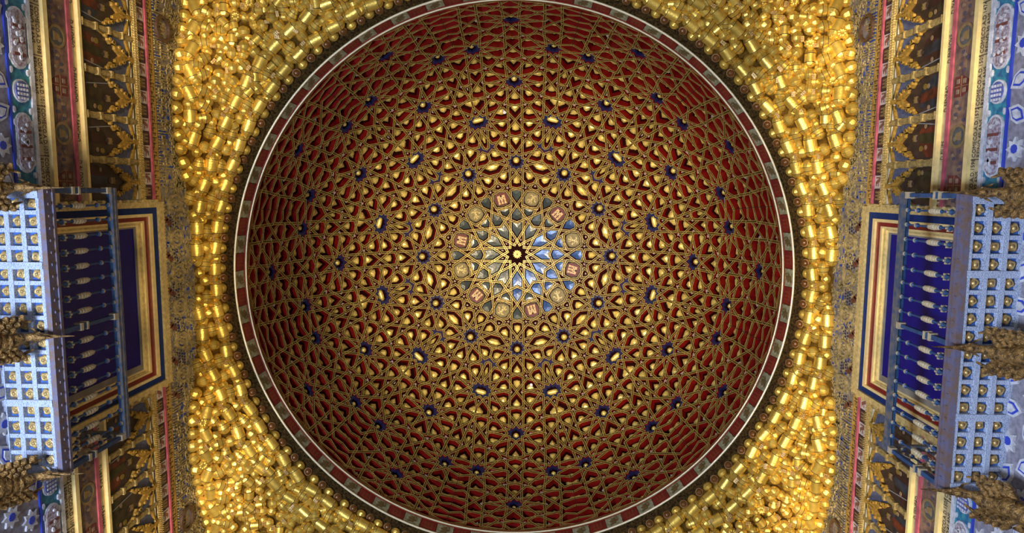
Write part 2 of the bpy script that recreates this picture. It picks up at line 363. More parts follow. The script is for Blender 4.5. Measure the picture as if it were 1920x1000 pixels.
for f in FACES:
    c, M, poly = local(f)
    ph = math.hypot(*c)
    if ph > PHI_RIM: continue
    star = next((k for q, k in STP if math.dist(q, c) < 1.0 and area(poly) > .012), None)
    octg = next((r for q, r in OCT if math.dist(q, c) < 1.2 and area(poly) > .03), None)
    if star is not None:
        op = inset(poly, .022)
        if op is None: continue
        n = 10 if star else 12
        R0 = min(math.hypot(*p) for p in poly) * .95
        mb = MB(); seg = 2 * len(op); 
        ang = sorted(op, key=lambda p: math.atan2(p[1], p[0])); m_ = len(ang)
        inn = []
        sx = 1.3 if star == 2 else 1.0
        ri = R0 * (.74 if star < 4 else .70)
        for i, p in enumerate(ang):
            a = math.atan2(p[1], p[0]); r = ri * (1.12 if i % 2 else .86); inn.append((r * math.cos(a), r * sx * math.sin(a)))
        D = .03
        mb.add([(*p, -D) for p in ang] + [(*p, -D) for p in inn] + [(*p, -D - .05) for p in inn],
               [(i, (i + 1) % m_, m_ + (i + 1) % m_, m_ + i) for i in range(m_)] + [(m_ + i, m_ + (i + 1) % m_, 2 * m_ + (i + 1) % m_, 2 * m_ + i) for i in range(m_)])
        o = mb.build('star_inlay', BLUE if star else MAROON, dome); o.matrix_local = M
        b = MB()
        rr = ri * .58
        if star == 0:
            for j, (ra, h, nn) in enumerate(((.105, .0, 12), (.075, .02, 12), (.045, .035, 8))):
                pts = []
                for i in range(nn * 2):
                    a = math.pi * i / nn; q = ra * (1 if i % 2 == 0 else .72); pts.append((q * math.cos(a), q * math.sin(a)))
                b.prism(pts, -.06 + h - .03, -.06 + h, 0)
            b.lathe([(.022, -.03), (.018, -.012), (.001, -.008)], 8)
            tag(b.build('flower_boss', mat('flower_gold', (.42, .28, .06), .4, .3, .4, 40), o), 'gilded layered flower at the crown of the dome')
        else:
            ln = rr * 1.1 if star == 2 else 0
            prof = [(rr * math.cos(t), rr * 1.15 * math.sin(t)) for t in [0, .3, .6, .9, 1.2, 1.45]]
            vs = []; seg = 14
            for (q, z) in prof:
                for i in range(seg):
                    a = 2 * math.pi * i / seg; y = q * math.sin(a); vs.append((q * math.cos(a), y + (ln if y > 0.001 else -ln if y < -.001 else 0), -DEPTH + .01 + z))
            b.add(vs, [(j * seg + i, j * seg + (i + 1) % seg, (j + 1) * seg + (i + 1) % seg, (j + 1) * seg + i) for j in range(5) for i in range(seg)] + [tuple(5 * seg + i for i in range(seg))])
            b.build('boss', BOSS, o, True)
        continue
    if octg is not None:
        op = inset(poly, .022)
        if op is None: continue
        mb = MB(); castle = octg % 2 == 1
        op2 = scaled(op, .97); n = len(op2)
        mb.prism(op2, -.08, -.045, 2)
        k = .80; ring = scaled(op, k)
        mb.prism(ring, -.045, -.03, 0)
        # dotted border
        for i in range(40):
            a = 2 * math.pi * i / 40; rr = .9 * min(math.hypot(*p) for p in op) * .97
            mb.box((rr * math.cos(a), rr * math.sin(a), -.04), (.004, .004, .006), 1)
        S = min(math.hypot(*p) for p in op) * .80
        if castle:   # towers point to the crown of the dome (local -x)
            def bx(x0, x1, y0, y1, m=1, z=.012): mb.box(((x0 + x1) / 2 * S, (y0 + y1) / 2 * S, -.03 + z / 2), ((x1 - x0) / 2 * S, (y1 - y0) / 2 * S, z / 2), m)
            bx(.0, .62, -.58, .58)
            for y in (-.46, 0, .46): bx(-.62, .0, y - .14, y + .14); bx(-.74, -.62, y - .19, y + .19)
            for y in (-.35, 0, .35): bx(.12, .26, y - .05, y + .05, 2, .014); bx(-.36, -.24, y - .045 + (.1 if y > 0 else -.1 if y < 0 else 0), y + .045 + (.1 if y > 0 else -.1 if y < 0 else 0), 2, .014)
            bx(.38, .62, -.14, .14, 2, .014)
            ms = [CASTLERED, CASTLE, DARK]
        else:
            def blob(pts, w, m=1):
                for (a, b2), (wa, wb) in zip(zip(pts, pts[1:]), zip(w, w[1:])):
                    a = Vector(a) * S; b2 = Vector(b2) * S; d = (b2 - a).normalized(); nn = Vector((-d.y, d.x))
                    q = [a + nn * wa * S - d * wa * S * .4, a - nn * wa * S - d * wa * S * .4, b2 - nn * wb * S + d * wb * S * .4, b2 + nn * wb * S + d * wb * S * .4]
                    mb.prism([(v.x, v.y) for v in q][::-1], -.03, -.014, m)
            blob([(.45, -.2), (.1, -.05), (-.2, .12), (-.45, .25)], (.16, .14, .17, .13))      # body to head
            blob([(.45, -.2), (.62, -.35), (.5, -.62)], (.1, .07, .05)); blob([(.4, -.1), (.66, .1), (.6, .35)], (.1, .07, .05))
            blob([(-.15, .1), (-.1, .42), (-.3, .6)], (.08, .06, .05)); blob([(-.2, .1), (-.5, -.12), (-.66, -.02)], (.08, .06, .05))
            blob([(.42, -.25), (.1, -.5), (-.2, -.45), (-.25, -.65)], (.05, .05, .06, .08)); blob([(-.45, .25), (-.62, .32)], (.14, .06))
            ms = [LIONBG, LION, DARK]
        o = mb.build('castle_shield' if castle else 'lion_shield', ms, dome); o.matrix_local = M
        continue
    A = area(poly)
    op = inset(poly, .0245)
    if op is None: continue
    Ao = area(op)
    hl = hull_area(poly)
    if Ao > .02 and A / hl > .76:
        bosses.append((Ao, ph, c, M, op))
    elif Ao > .0008 and (A < .06 or 32 < ph < 33.2):
        q = scaled(op, 1.02); n = len(q)
        cen = (sum(p[0] for p in q) / n, sum(p[1] for p in q) / n)
        T = lambda x, y, z: M @ Vector((x, y, z))
        b = len(tiny.v)
        tiny.v += [tuple(T(*p, -.035)) for p in q]; tiny.f.append(tuple(range(b, b + n))); tiny.m.append(2 if 32 < ph < 33.2 and A > .06 else 0)
        r = scaled(op, .36, cen); b = len(tiny.v)
        tiny.v += [tuple(T(*p, -.035)) for p in r] + [tuple(T(*p, -.012)) for p in scaled(r, .7, cen)]
        tiny.f += [(b + i, b + (i + 1) % n, b + n + (i + 1) % n, b + n + i) for i in range(n)] + [tuple(range(b + n, b + 2 * n))]; tiny.m += [1] * (n + 1)
tag(tiny.build('star_buttons', [MAROON, PINK, BLUE], dome), 'tiny pale buttons in the small gaps of the strapwork', kind='stuff')
bosses.sort(key=lambda t: -t[0] * (math.cos(math.radians(t[1])) + .25) ** 2)
rb = MB()
for i, (Ao, ph, c, M, op) in enumerate(bosses):
    central = ph < 18
    dx = random.uniform(-.012, .012); dy = random.uniform(-.012, .012)
    cut = [p for j, p in enumerate(op) if math.dist(p, op[j - 1]) > .015]
    if len(cut) < 3: continue
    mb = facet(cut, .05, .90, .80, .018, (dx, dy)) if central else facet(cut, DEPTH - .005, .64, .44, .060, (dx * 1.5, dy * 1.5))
    if i < 300:
        if central:
            th = math.degrees(math.atan2(c[1], c[0]))   # bluish daylight on panels below and beside the crown, put into their colour
            mt = SLATE_DAYLIT if -110 < th < 40 and ph < 12.5 or (-60 < th < 30) else SLATE
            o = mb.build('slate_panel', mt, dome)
        else: o = mb.build('gilded_boss', BOSS, dome)
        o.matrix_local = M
    else:
        b = len(rb.v); rb.v += [tuple(M @ Vector(v)) for v in mb.v]; rb.f += [tuple(k + b for k in f) for f in mb.f]; rb.m += mb.m
tag(rb.build('gilded_bosses', BOSS, dome), 'remaining small gilded bosses deep in the wells', kind='stuff')
# open joints between the gores
for r in range(12):
    mb = MB()
    for i in range(10):
        q = [on(*pl(30 * r + 15, 66 + 1.95 * (i + j)), -.016) for j in (0, 1)]; n = Vector((0, 0, ZC)) - q[0]; sd = n.cross(q[1] - q[0]).normalized() * .004
        mb.add([q[0] - sd, q[0] + sd, q[1] + sd, q[1] - sd], [(0, 1, 2, 3)])
    mb.build('gore_joint', DARK, dome)
# ---- rim: two gilded rings, heraldic frieze, carved band
rimo = tag(empty('trim_1', (0, 0, 11.0)), 'round frieze of red and cream castle tiles between two gilded rings at the dome foot', 'frieze', kind='structure')
def torus(name, R, z, r, m, seg=160, sub=8, parent=rimo, z0=11.0):
    mb = MB(); mb_v = []
    for i in range(seg):
        a = 2 * math.pi * i / seg
        for j in range(sub):
            b = 2 * math.pi * j / sub; q = R + r * math.cos(b); mb.v.append((q * math.cos(a), q * math.sin(a), z - z0 + r * math.sin(b)))
    for i in range(seg):
        for j in range(sub): mb.f.append((i * sub + j, i * sub + (j + 1) % sub, ((i + 1) % seg) * sub + (j + 1) % sub, ((i + 1) % seg) * sub + j)); mb.m.append(0)
    return mb.build(name, m, parent, True)
torus('gilded_ring', 4.585, 11.05, .018, RINGG); torus('gilded_ring', 4.515, 11.335, .014, RINGG)
bandm = MB(); seg = 128
def conic(mb, r0, z0, r1, z1, m=0, seg=128, zb=11.0):
    b = len(mb.v)
    for (r, z) in ((r0, z0), (r1, z1)): mb.v += [(r * math.cos(2 * math.pi * i / seg), r * math.sin(2 * math.pi * i / seg), z - zb) for i in range(seg)]
    mb.f += [(b + i, b + (i + 1) % seg, b + seg + (i + 1) % seg, b + seg + i) for i in range(seg)]; mb.m += [m] * seg
conic(bandm, 4.66, 11.0, 4.60, 11.4); bandm.build('frieze_ground', mat('frieze_red', (.10, .014, .008), .5, 0, .4, 9), rimo)
cb = MB(); conic(cb, 4.60, 11.05, 4.755, 10.945); conic(cb, 4.755, 10.945, 4.84, 11.2); tag(cb.build('carved_band', BROWN, rimo), 'dark carved band')
lip = MB(); conic(lip, 4.515, 11.335, 4.55, 11.30); conic(lip, 4.515, 11.335, 4.50, 11.40); conic(lip, 4.50, 11.40, 4.62, 11.41)
lip.build('lip', mat('lip_brown', (.22, .07, .02), .45, .1, .4, 20), rimo)
TRED = mat('tile_red', (.20, .012, .008), .5, 0, .35, 14); TCR = mat('tile_cream', (.36, .33, .20), .55, 0, .5, 18, col2=(.17, .15, .06)); TMOT = mat('tile_motif', (.16, .10, .03), .6, 0, .4, 30)
NT = 96; tw = 2 * math.pi * 4.57 / NT
tr = MB(); tr.box((0, 0, 0), (tw * .485, .113, .008), 0)
for dx in (-.06, 0, .06): tr.box((dx, -.02, .009), (.012, .06, .003), 1)
tr.box((0, .05, .009), (.08, .02, .003), 1)
tc_ = MB(); tc_.box((0, 0, 0), (tw * .485, .113, .008), 0); tc_.box((0, .0, .01), (.035, .07, .004), 1)
tc_.prism([(-.08, -.03), (-.03, -.01), (.03, -.05), (.085, -.02), (.05, .02), (-.02, .04), (-.07, .02)], .006, .015, 1); tc_.box((.05, .06, .01), (.022, .02, .004), 1); tc_.box((-.06, -.07, .01), (.012, .02, .004), 1)
mer = tr.mesh('tile', [TRED, mat('tile_red2', (.20, .03, .012), .5)]); mec = tc_.mesh('tile', [TCR, TMOT])
for i in range(NT):
    a = 2 * math.pi * (i + .5) / NT + .02
    rr = 4.567; p = (rr * math.cos(a), rr * math.sin(a), 11.195 - 11.0); n = (-math.cos(a), -math.sin(a), -.22)
    place('tile', mec if i % 2 else mer, rimo, frame(p, n, (-math.sin(a), math.cos(a), 0)))
# two small white fittings fixed in wells of the dome
for (th, ph), wh in (((94.7, 42.55) , 'above'), ( (-82.83, 38.11), 'below')):
    u, v = pl(th - OFF, ph); P = on(u, v); n = (Vector((0, 0, ZC)) - P).normalized()
    d = MB(); d.lathe([(.001, .004), (.016, .006), (.018, .012), (.030, .010), (.034, .0), (.030, -.09)], 16)
    o = tag(d.build('detector', mat('white_plastic', (.85, .80, .82), .4), None, True), 'small white round detector in a dome well, %s the blue centre' % wh, 'detector', 'detectors in the dome'); o.matrix_world = frame(P, n, (1, 0, 0))
# ================================================================= MUQARNAS CORNICE
R0M = 4.735
def zwall(m): return float(np.interp(abs(m), [0, 1.2, 2.1, 2.7, 3.3, 3.9, 4.4, 5], [10.46, 10.38, 10.08, 10.06, 10.22, 10.42, 10.58, 10.68]))
def cove(x, y):
    r = math.hypot(x, y); s = max(r - R0M, 0); dw = max(5 - max(abs(x), abs(y)), 0); t = s / (s + dw + 1e-6)
    return 10.945 - (10.945 - zwall(min(abs(x), abs(y)))) * t ** .85
def cnorm(x, y):
    e = .03; zx = (cove(x + e, y) - cove(x - e, y)) / (2 * e); zy = (cove(x, y + e) - cove(x, y - e)) / (2 * e)
    l = math.hypot(zx, zy)
    if l > 1.6: zx *= 1.6 / l; zy *= 1.6 / l
    return Vector((zx, zy, -1)).normalized()
def piece_mesh(name, L, r, petals, k=1.0, taper=1.0):
    """barrel with fluted half-dome ends; every petal is its own patch so that the creases stay crisp"""
    mb = MB(); n = petals; w = math.pi / n
    def patch(st, bets, prof, m):
        base = len(mb.v); nb = len(bets)
        for x, q in st:
            for be in bets: p = q * prof(be); mb.v.append((x, p * math.cos(be), p * math.sin(be)))
        for i in range(len(st) - 1):
            for j in range(nb - 1): mb.f.append((base + i * nb + j, base + i * nb + j + 1, base + (i + 1) * nb + j + 1, base + (i + 1) * nb + j)); mb.m.append(m)
    flat = lambda be: math.cos(w / 2) / math.cos((be % w) - w / 2) * (1 + .03 * math.sin((be % w) / w * math.pi))
    for s, rr in ((-1, r), (1, r * taper)):
        st = [(s * (L / 2 + rr * k * math.sin(math.radians(a))), rr * math.cos(math.radians(a))) for a in (88, 70, 50, 28, 0)]
        if s > 0: st = st[::-1]
        for j in range(n):
            patch(st, [(j + q) * w for q in (.03, .25, .5, .75, .97)], flat, 0)
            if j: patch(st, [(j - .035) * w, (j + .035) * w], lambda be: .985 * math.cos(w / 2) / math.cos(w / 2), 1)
    bb = [i * math.pi / 14 for i in range(15)]
    if L > .02:
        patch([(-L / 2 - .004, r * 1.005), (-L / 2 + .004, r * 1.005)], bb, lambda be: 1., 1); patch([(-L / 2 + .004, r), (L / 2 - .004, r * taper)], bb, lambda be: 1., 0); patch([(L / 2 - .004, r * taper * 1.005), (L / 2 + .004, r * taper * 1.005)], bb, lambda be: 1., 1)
    return mb.mesh(name, [GOLD, CREASE], True)
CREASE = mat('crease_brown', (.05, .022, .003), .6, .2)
BEADR = mat('bead_red', (.20, .075, .015), .28, .15, .4, 20)
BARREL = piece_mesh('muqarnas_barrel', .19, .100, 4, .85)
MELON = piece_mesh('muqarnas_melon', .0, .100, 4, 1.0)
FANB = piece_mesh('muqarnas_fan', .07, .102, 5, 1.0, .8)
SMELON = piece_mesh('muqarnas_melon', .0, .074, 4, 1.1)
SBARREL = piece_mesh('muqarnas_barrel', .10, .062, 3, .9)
bd = MB(); bd.lathe([(.062, 0), (.066, .012), (.060, .02), (.055, .028), (.045, .045), (.025, .056), (.002, .06)], 14, mats=[1, 1, 1, 0, 0, 0]); BEAD = bd.mesh('bead', [BEADR, mat('bead_rim', (.75, .42, .22), .35, .3)], True)
rs = MB(); vs = []; NL = 8
for j, (q, z) in enumerate(((.085, 0), (.082, .03), (.06, .055), (.03, .06), (.018, .045), (.001, .05))):
    for i in range(32):
        a = 2 * math.pi * i / 32; rr = q * (1 - .16 * abs(math.cos(NL * a / 2)) ** 4) if q > .02 else q; vs.append((rr * math.cos(a), rr * math.sin(a), z - .012 * abs(math.cos(NL * a / 2)) ** 4 * (q > .02)))
rs.add(vs, [(j * 32 + i, j * 32 + (i + 1) % 32, (j + 1) * 32 + (i + 1) % 32, (j + 1) * 32 + i) for j in range(5) for i in range(32)]); ROSE = rs.mesh('muqarnas_rosette', [GOLD], True)
fn = MB()
for dx in (-.034, 0, .034):
    fn.box((dx, 0, .02), (.013, .02, .022)); fn.box((dx, .032, .03), (.012, .009, .022)); fn.box((dx, 0, .05), (.010, .010, .012))
fn.box((0, .0, .004), (.055, .028, .008)); FINIAL = fn.mesh('muqarnas_bracket', [mat('bracket_gold', (.80, .52, .18), .45, .35, .4, 20)])
REG = {}
def region(x, y):
    if abs(y) < 2.0: return 'left' if x < 0 else 'right'
    if abs(x) < 2.0: return 'back' if y < 0 else 'front'
    return ('back' if y < 0 else 'front') + ('_left' if x < 0 else '_right')
LBL = dict(left='golden stalactite cornice over the dim blue-gold wall at the left', right='golden stalactite cornice over the bright blue-gold wall at the right', back='golden stalactite cornice along the top edge of the dome', front='golden stalactite cornice along the bottom edge of the dome',
           back_left='gilded stalactite corner vault at the upper left of the dome', back_right='gilded stalactite corner vault at the upper right of the dome', front_left='gilded stalactite corner vault at the lower left of the dome', front_right='gilded stalactite corner vault at the lower right of the dome')
for i, k in enumerate(LBL):
    REG[k] = tag(empty('trim_%d' % (i + 2), (0, 0, 10.4)), LBL[k], 'cornice', kind='structure')
PLACED = []
def put(me, x, y, t, lift=0., mind=.0, sc=1., name=None):
    if max(abs(x), abs(y)) > 4.965: return False
    if mind and any(abs(q[0] - x) < mind and abs(q[1] - y) < mind and math.dist(q, (x, y, cove(x, y))) < mind for q in PLACED): return False
    p = Vector((x, y, cove(x, y))); n = cnorm(x, y)
    PLACED.append(tuple(p)); M = frame(p + n * lift - Vector((0, 0, 10.4)), n, t) @ Matrix.Diagonal((sc, sc, sc, 1))
    place(name or me.name.split('.')[0], me, REG[region(x, y)], M); return True
def march(th, a):
    r = R0M; z = 10.945; acc = 0; st = .01
    while acc < a:
        r2 = r + st; x, y = r2 * math.cos(th), r2 * math.sin(th)
        if max(abs(x), abs(y)) > 4.97: return None
        z2 = cove(x, y); acc += math.hypot(st, z2 - z); r, z = r2, z2
    return r * math.cos(th), r * math.sin(th)
rows = [(.02, .165), (.17, .345), (.33, .27), (.50, .345), (.66, .27)]
for ri, (a, pitch) in enumerate(rows):
    n = int(2 * math.pi * (4.8 + a * .6) / pitch); n -= n % 4
    for i in range(n):
        th = 2 * math.pi * (i + .5 * (ri % 2)) / n; q = march(th, a)
        if q is None or abs(q[1]) > 4.965 or abs(q[0]) > 4.965: continue
        t = Vector((-math.sin(th), math.cos(th), 0))
        zig = Matrix.Rotation(random.choice((-.22, 0, .22)), 3, 'Z')
        if ri == 0:
            if i % 2 == 0: put(BEAD, q[0] * .997, q[1] * .997, t, .0)
            else: put(SMELON, *q, t, .0)
        elif ri in (1, 3): put(BARREL, *q, zig @ t, .01 + .02 * (i % 2), .12 if ri > 1 else 0)
        else: put(FANB if i % 2 else MELON, *q, zig @ (t if i % 2 else Vector((math.cos(th), math.sin(th), 0))), .0, .12)
        if ri in (1, 3) and i % 2:
            th2 = th + .5 * pitch / 4.8; q2 = march(th2, a + .08)
            if q2: put(FINIAL, *q2, t, .075, 0, .8); PLACED.pop()
# chains along the walls
for sx in (-1, 1):
    for w, (off, pitch) in enumerate(((.06, .20), (.20, .33), (.36, .24))):
        y = -4.85
        while y < 4.86:
            x = sx * (5 - off); 
            if abs(y) > 1.0 and math.hypot(x, y) > R0M + .1:
                tt = Vector((random.choice((-.5, 0, .5)), 1, 0))
                put((MELON, BARREL, FANB)[w], x, y, tt if w == 1 else Vector((1, random.uniform(-.6, .6), 0)), .01, .135)
            y += pitch
for sy in (-1, 1):
    for w, (off, pitch) in enumerate(((.06, .20), (.20, .33))):
        x = -4.85
        while x < 4.86:
            y = sy * (5 - off)
            if abs(x) > 1.0 and math.hypot(x, y) > R0M + .1: put((MELON, BARREL)[w], x, y, Vector((1, 0, 0)), .01, .135)
            x += pitch
# corner vaults: finer cells
for sx in (-1, 1):
    for sy in (-1, 1):
        for i in range(26):
            for j in range(26):
                x = sx * (2.2 + i * .115 + (.057 if j % 2 else 0)); y = sy * (2.2 + j * .11)
                if math.hypot(x, y) < R0M + .3 or abs(x) > 4.9 or abs(y) > 4.93: continue
                c = random.random()
                yaw = math.pi / 4 * random.randrange(8); t = Vector((math.cos(yaw), math.sin(yaw), 0))
                me, sc, lf = (MELON, .92, 0) if c < .33 else (ROSE, 1.05, .03) if c < .42 else (SBARREL, 1.3, .01) if c < .64 else (FANB, .88, 0) if c < .88 else (SMELON, 1.2, .02)
                if put(me, x, y, t, lf + random.uniform(-.03, .05), .128, sc) and random.random() < .4:
                    put(FINIAL, x + .07 * sx, y - .05 * sy, t, .07 + random.uniform(0, .03), 0, .75); PLACED.pop()
# close the remaining gaps with small cells
for sx in (-1, 1):
    for k in range(9000):
        if k % 2: x = sx * random.uniform(3.6, 4.95); y = random.uniform(-4.9, 4.9)
        else: th = random.uniform(-math.pi / 2, math.pi / 2); r = R0M + abs(random.gauss(0, .6)); x = sx * r * math.cos(th); y = r * math.sin(th)
        if abs(x) > 4.95 or abs(y) > 4.9 or math.hypot(x, y) < R0M + .06: continue
        c = random.random(); yaw = random.uniform(0, 6.28); t = Vector((math.cos(yaw), math.sin(yaw), 0))
        put(SMELON if c < .6 else SBARREL if c < .8 else MELON, x, y, t, random.uniform(-.02, .02), (.128 if math.hypot(x, y) < R0M + .55 else .104), 1.08 if c < .8 else .78)
# boarding behind the cells
for k, o in REG.items():
    mb = MB(); G = {}
    NA, NRR = 288, 16
    for i in range(NA):
        am = 2 * math.pi * (i + .5) / NA
        if region(5 / max(abs(math.cos(am)), abs(math.sin(am))) * math.cos(am), 5 / max(abs(math.cos(am)), abs(math.sin(am))) * math.sin(am)) != k: continue
        for j in range(NRR):
            f = []
            for (ii, jj) in ((i, j), (i + 1, j), (i + 1, j + 1), (i, j + 1)):
                a = 2 * math.pi * ii / NA; rm = 4.995 / max(abs(math.cos(a)), abs(math.sin(a))); r = R0M + (rm - R0M) * jj / NRR
                x, y = r * math.cos(a), r * math.sin(a)
                key = (ii % NA, jj)
                if key not in G: G[key] = len(mb.v); mb.v.append((x, y, cove(x, y) + .012 - 10.4))
                f.append(G[key])
            mb.f.append(tuple(f)); mb.m.append(0)
    mb.build('backing', mat('cove_gold', (.16, .08, .010), .8, .3, .5, 15, .6, 30, spec=.1), o)
# ================================================================= WALLS
PLASTER = mat('plaster_grey', (.33, .27, .17), .75, 0, .5, 14, .8, 60, col2=(.12, .10, .10))
PLBLUE = mat('plaster_blue', (.008, .06, .42), .6, 0, .4, 25)
STUC = mat('stucco_gold', (.50, .38, .16), .6, .15, .5, 16, .5, 50)
TAN = mat('tan_strip', (.52, .30, .06), .6, 0, .4, 18); INK = mat('ink_brown', (.045, .022, .012), .8)
PINKL = mat('rose_line', (.50, .10, .14), .5, 0, .4, 12); FR_DK = mat('frieze_dark', (.055, .022, .022), .6, 0, .4, 15)
FR_WH = mat('frieze_white', (.62, .52, .46), .6, 0, .25, 20); FR_MO = mat('frieze_motif', (.20, .08, .05), .6)
ROPE = mat('rope_gold', (.85, .64, .24), .4, .4, .45, 40, .6, 90); ARCHG = mat('arch_gold', (.56, .33, .06), .45, .3, .5, 22, .3, 60)
SPAN = mat('spandrel_blue', (.10, .12, .20), .6, 0, .4, 20); LEDGE = mat('ledge_gold', (1.0, .80, .36), .32, .3, .15, 14)
PARCH = mat('parchment', (.55, .43, .22), .7, 0, .35, 9); PAINT = mat('painted_ground', (.26, .15, .09), .65, 0, .6, 8, .3, 30, col2=(.09, .05, .05))
WHITEP = mat('white_plaster', (.66, .66, .70), .65, 0, .35, 18, .4, 60); LILAC = mat('lilac_stucco', (.52, .50, .58), .65, 0, .6, 30, .9, 70, col2=(.22, .12, .13))
TURQ = mat('turquoise', (.04, .28, .32), .55, 0, .4, 20, col2=(.02, .10, .24)); LACE = mat('lace_ground', (.30, .28, .33), .7, 0, .4, 20)
LINE_B = mat('line_blue', (.03, .06, .45), .5)
WINBLUE = mat('night_glass', (.003, .005, .19), .25, 0, .15, 2, spec=.2); FRRED = mat('frame_red', (.22, .012, .015), .45, 0, .3, 15); FRBLK = mat('frame_blue', (.008, .03, .14), .6, 0, .3, 10, spec=.2)
STONE = mat('stone_wall', (.32, .27, .20), .8, 0, .4, 4, .3, 20)
FIGS = [mat('robe_%s' % n, c, .6, 0, .8, 9) for n, c in (('umber', (.05, .028, .012)), ('red', (.15, .022, .008)), ('wine', (.05, .010, .010)), ('olive', (.045, .035, .010)), ('slate', (.025, .032, .05)))]
SKIN = mat('painted_skin', (.26, .16, .085), .7, 0, .2, 30); PDARK = mat('portrait_dark', (.020, .012, .010), .5, 0, .5, 6, col2=(.045, .025, .02)); PGOLD = mat('painted_gold', (.24, .16, .03), .5, .2, .3, 30); STEEL = mat('painted_steel', (.22, .22, .22), .5)
PITCH, Y00 = .535, -3.41
WB = (-1.27, 1.36)     # window frame
def xf(sx):
    """(along the wall, height, out of the wall) -> world"""
    return lambda y, z, o: (sx * (5 - o), y, z)
def wbox(mb, T, y0, y1, z0, z1, o0, o1, m=0):
    mb.fix = True
    vs = [T(y, z, o) for y in (y0, y1) for z in (z0, z1) for o in (o0, o1)]
    mb.add(vs, [(0, 1, 3, 2), (4, 6, 7, 5), (0, 4, 5, 1), (2, 3, 7, 6), (0, 2, 6, 4), (1, 5, 7, 3)], m)
def wprism(mb, T, poly, o0, o1, m=0, mside=None):
    mb.fix = True
    n = len(poly); vs = [T(y, z, o0) for y, z in poly] + [T(y, z, o1) for y, z in poly]
    mb.add(vs, [tuple(range(n)), tuple(range(2 * n - 1, n - 1, -1))], m); mb.add(vs, [(i, (i + 1) % n, n + (i + 1) % n, n + i) for i in range(n)], m if mside is None else mside)
def arcpts(cy, cz, r, a0, a1, n): return [(cy + r * math.cos(math.radians(a0 + (a1 - a0) * i / n)), cz + r * math.sin(math.radians(a0 + (a1 - a0) * i / n))) for i in range(n + 1)]
def ell(cy, cz, ry, rz, n=20): return [(cy + ry * math.cos(2 * math.pi * i / n), cz + rz * math.sin(2 * math.pi * i / n)) for i in range(n)]
def text(body, sx, y, z, size, parent, o=.012):
    cu = bpy.data.curves.new('lettering', 'FONT'); cu.body = body; cu.size = size; cu.extrude = .0015; cu.materials.append(INK); cu.resolution_u = 2
    ob = bpy.data.objects.new('lettering', cu); COL.objects.link(ob); ob.parent = parent
    M = Matrix(((0, 0, -sx, sx * (5 - o)), (-sx, 0, 0, y), (0, 1, 0, z), (0, 0, 0, 1)))
    ob.matrix_local = M @ Matrix.Diagonal((.76, 1, 1, 1)); return ob
YLO, YHI = -5.0, 5.0
def segs_out(lo, hi):          # spans of a band that the window interrupts
    return ((YLO, WB[0]), (WB[1], YHI))
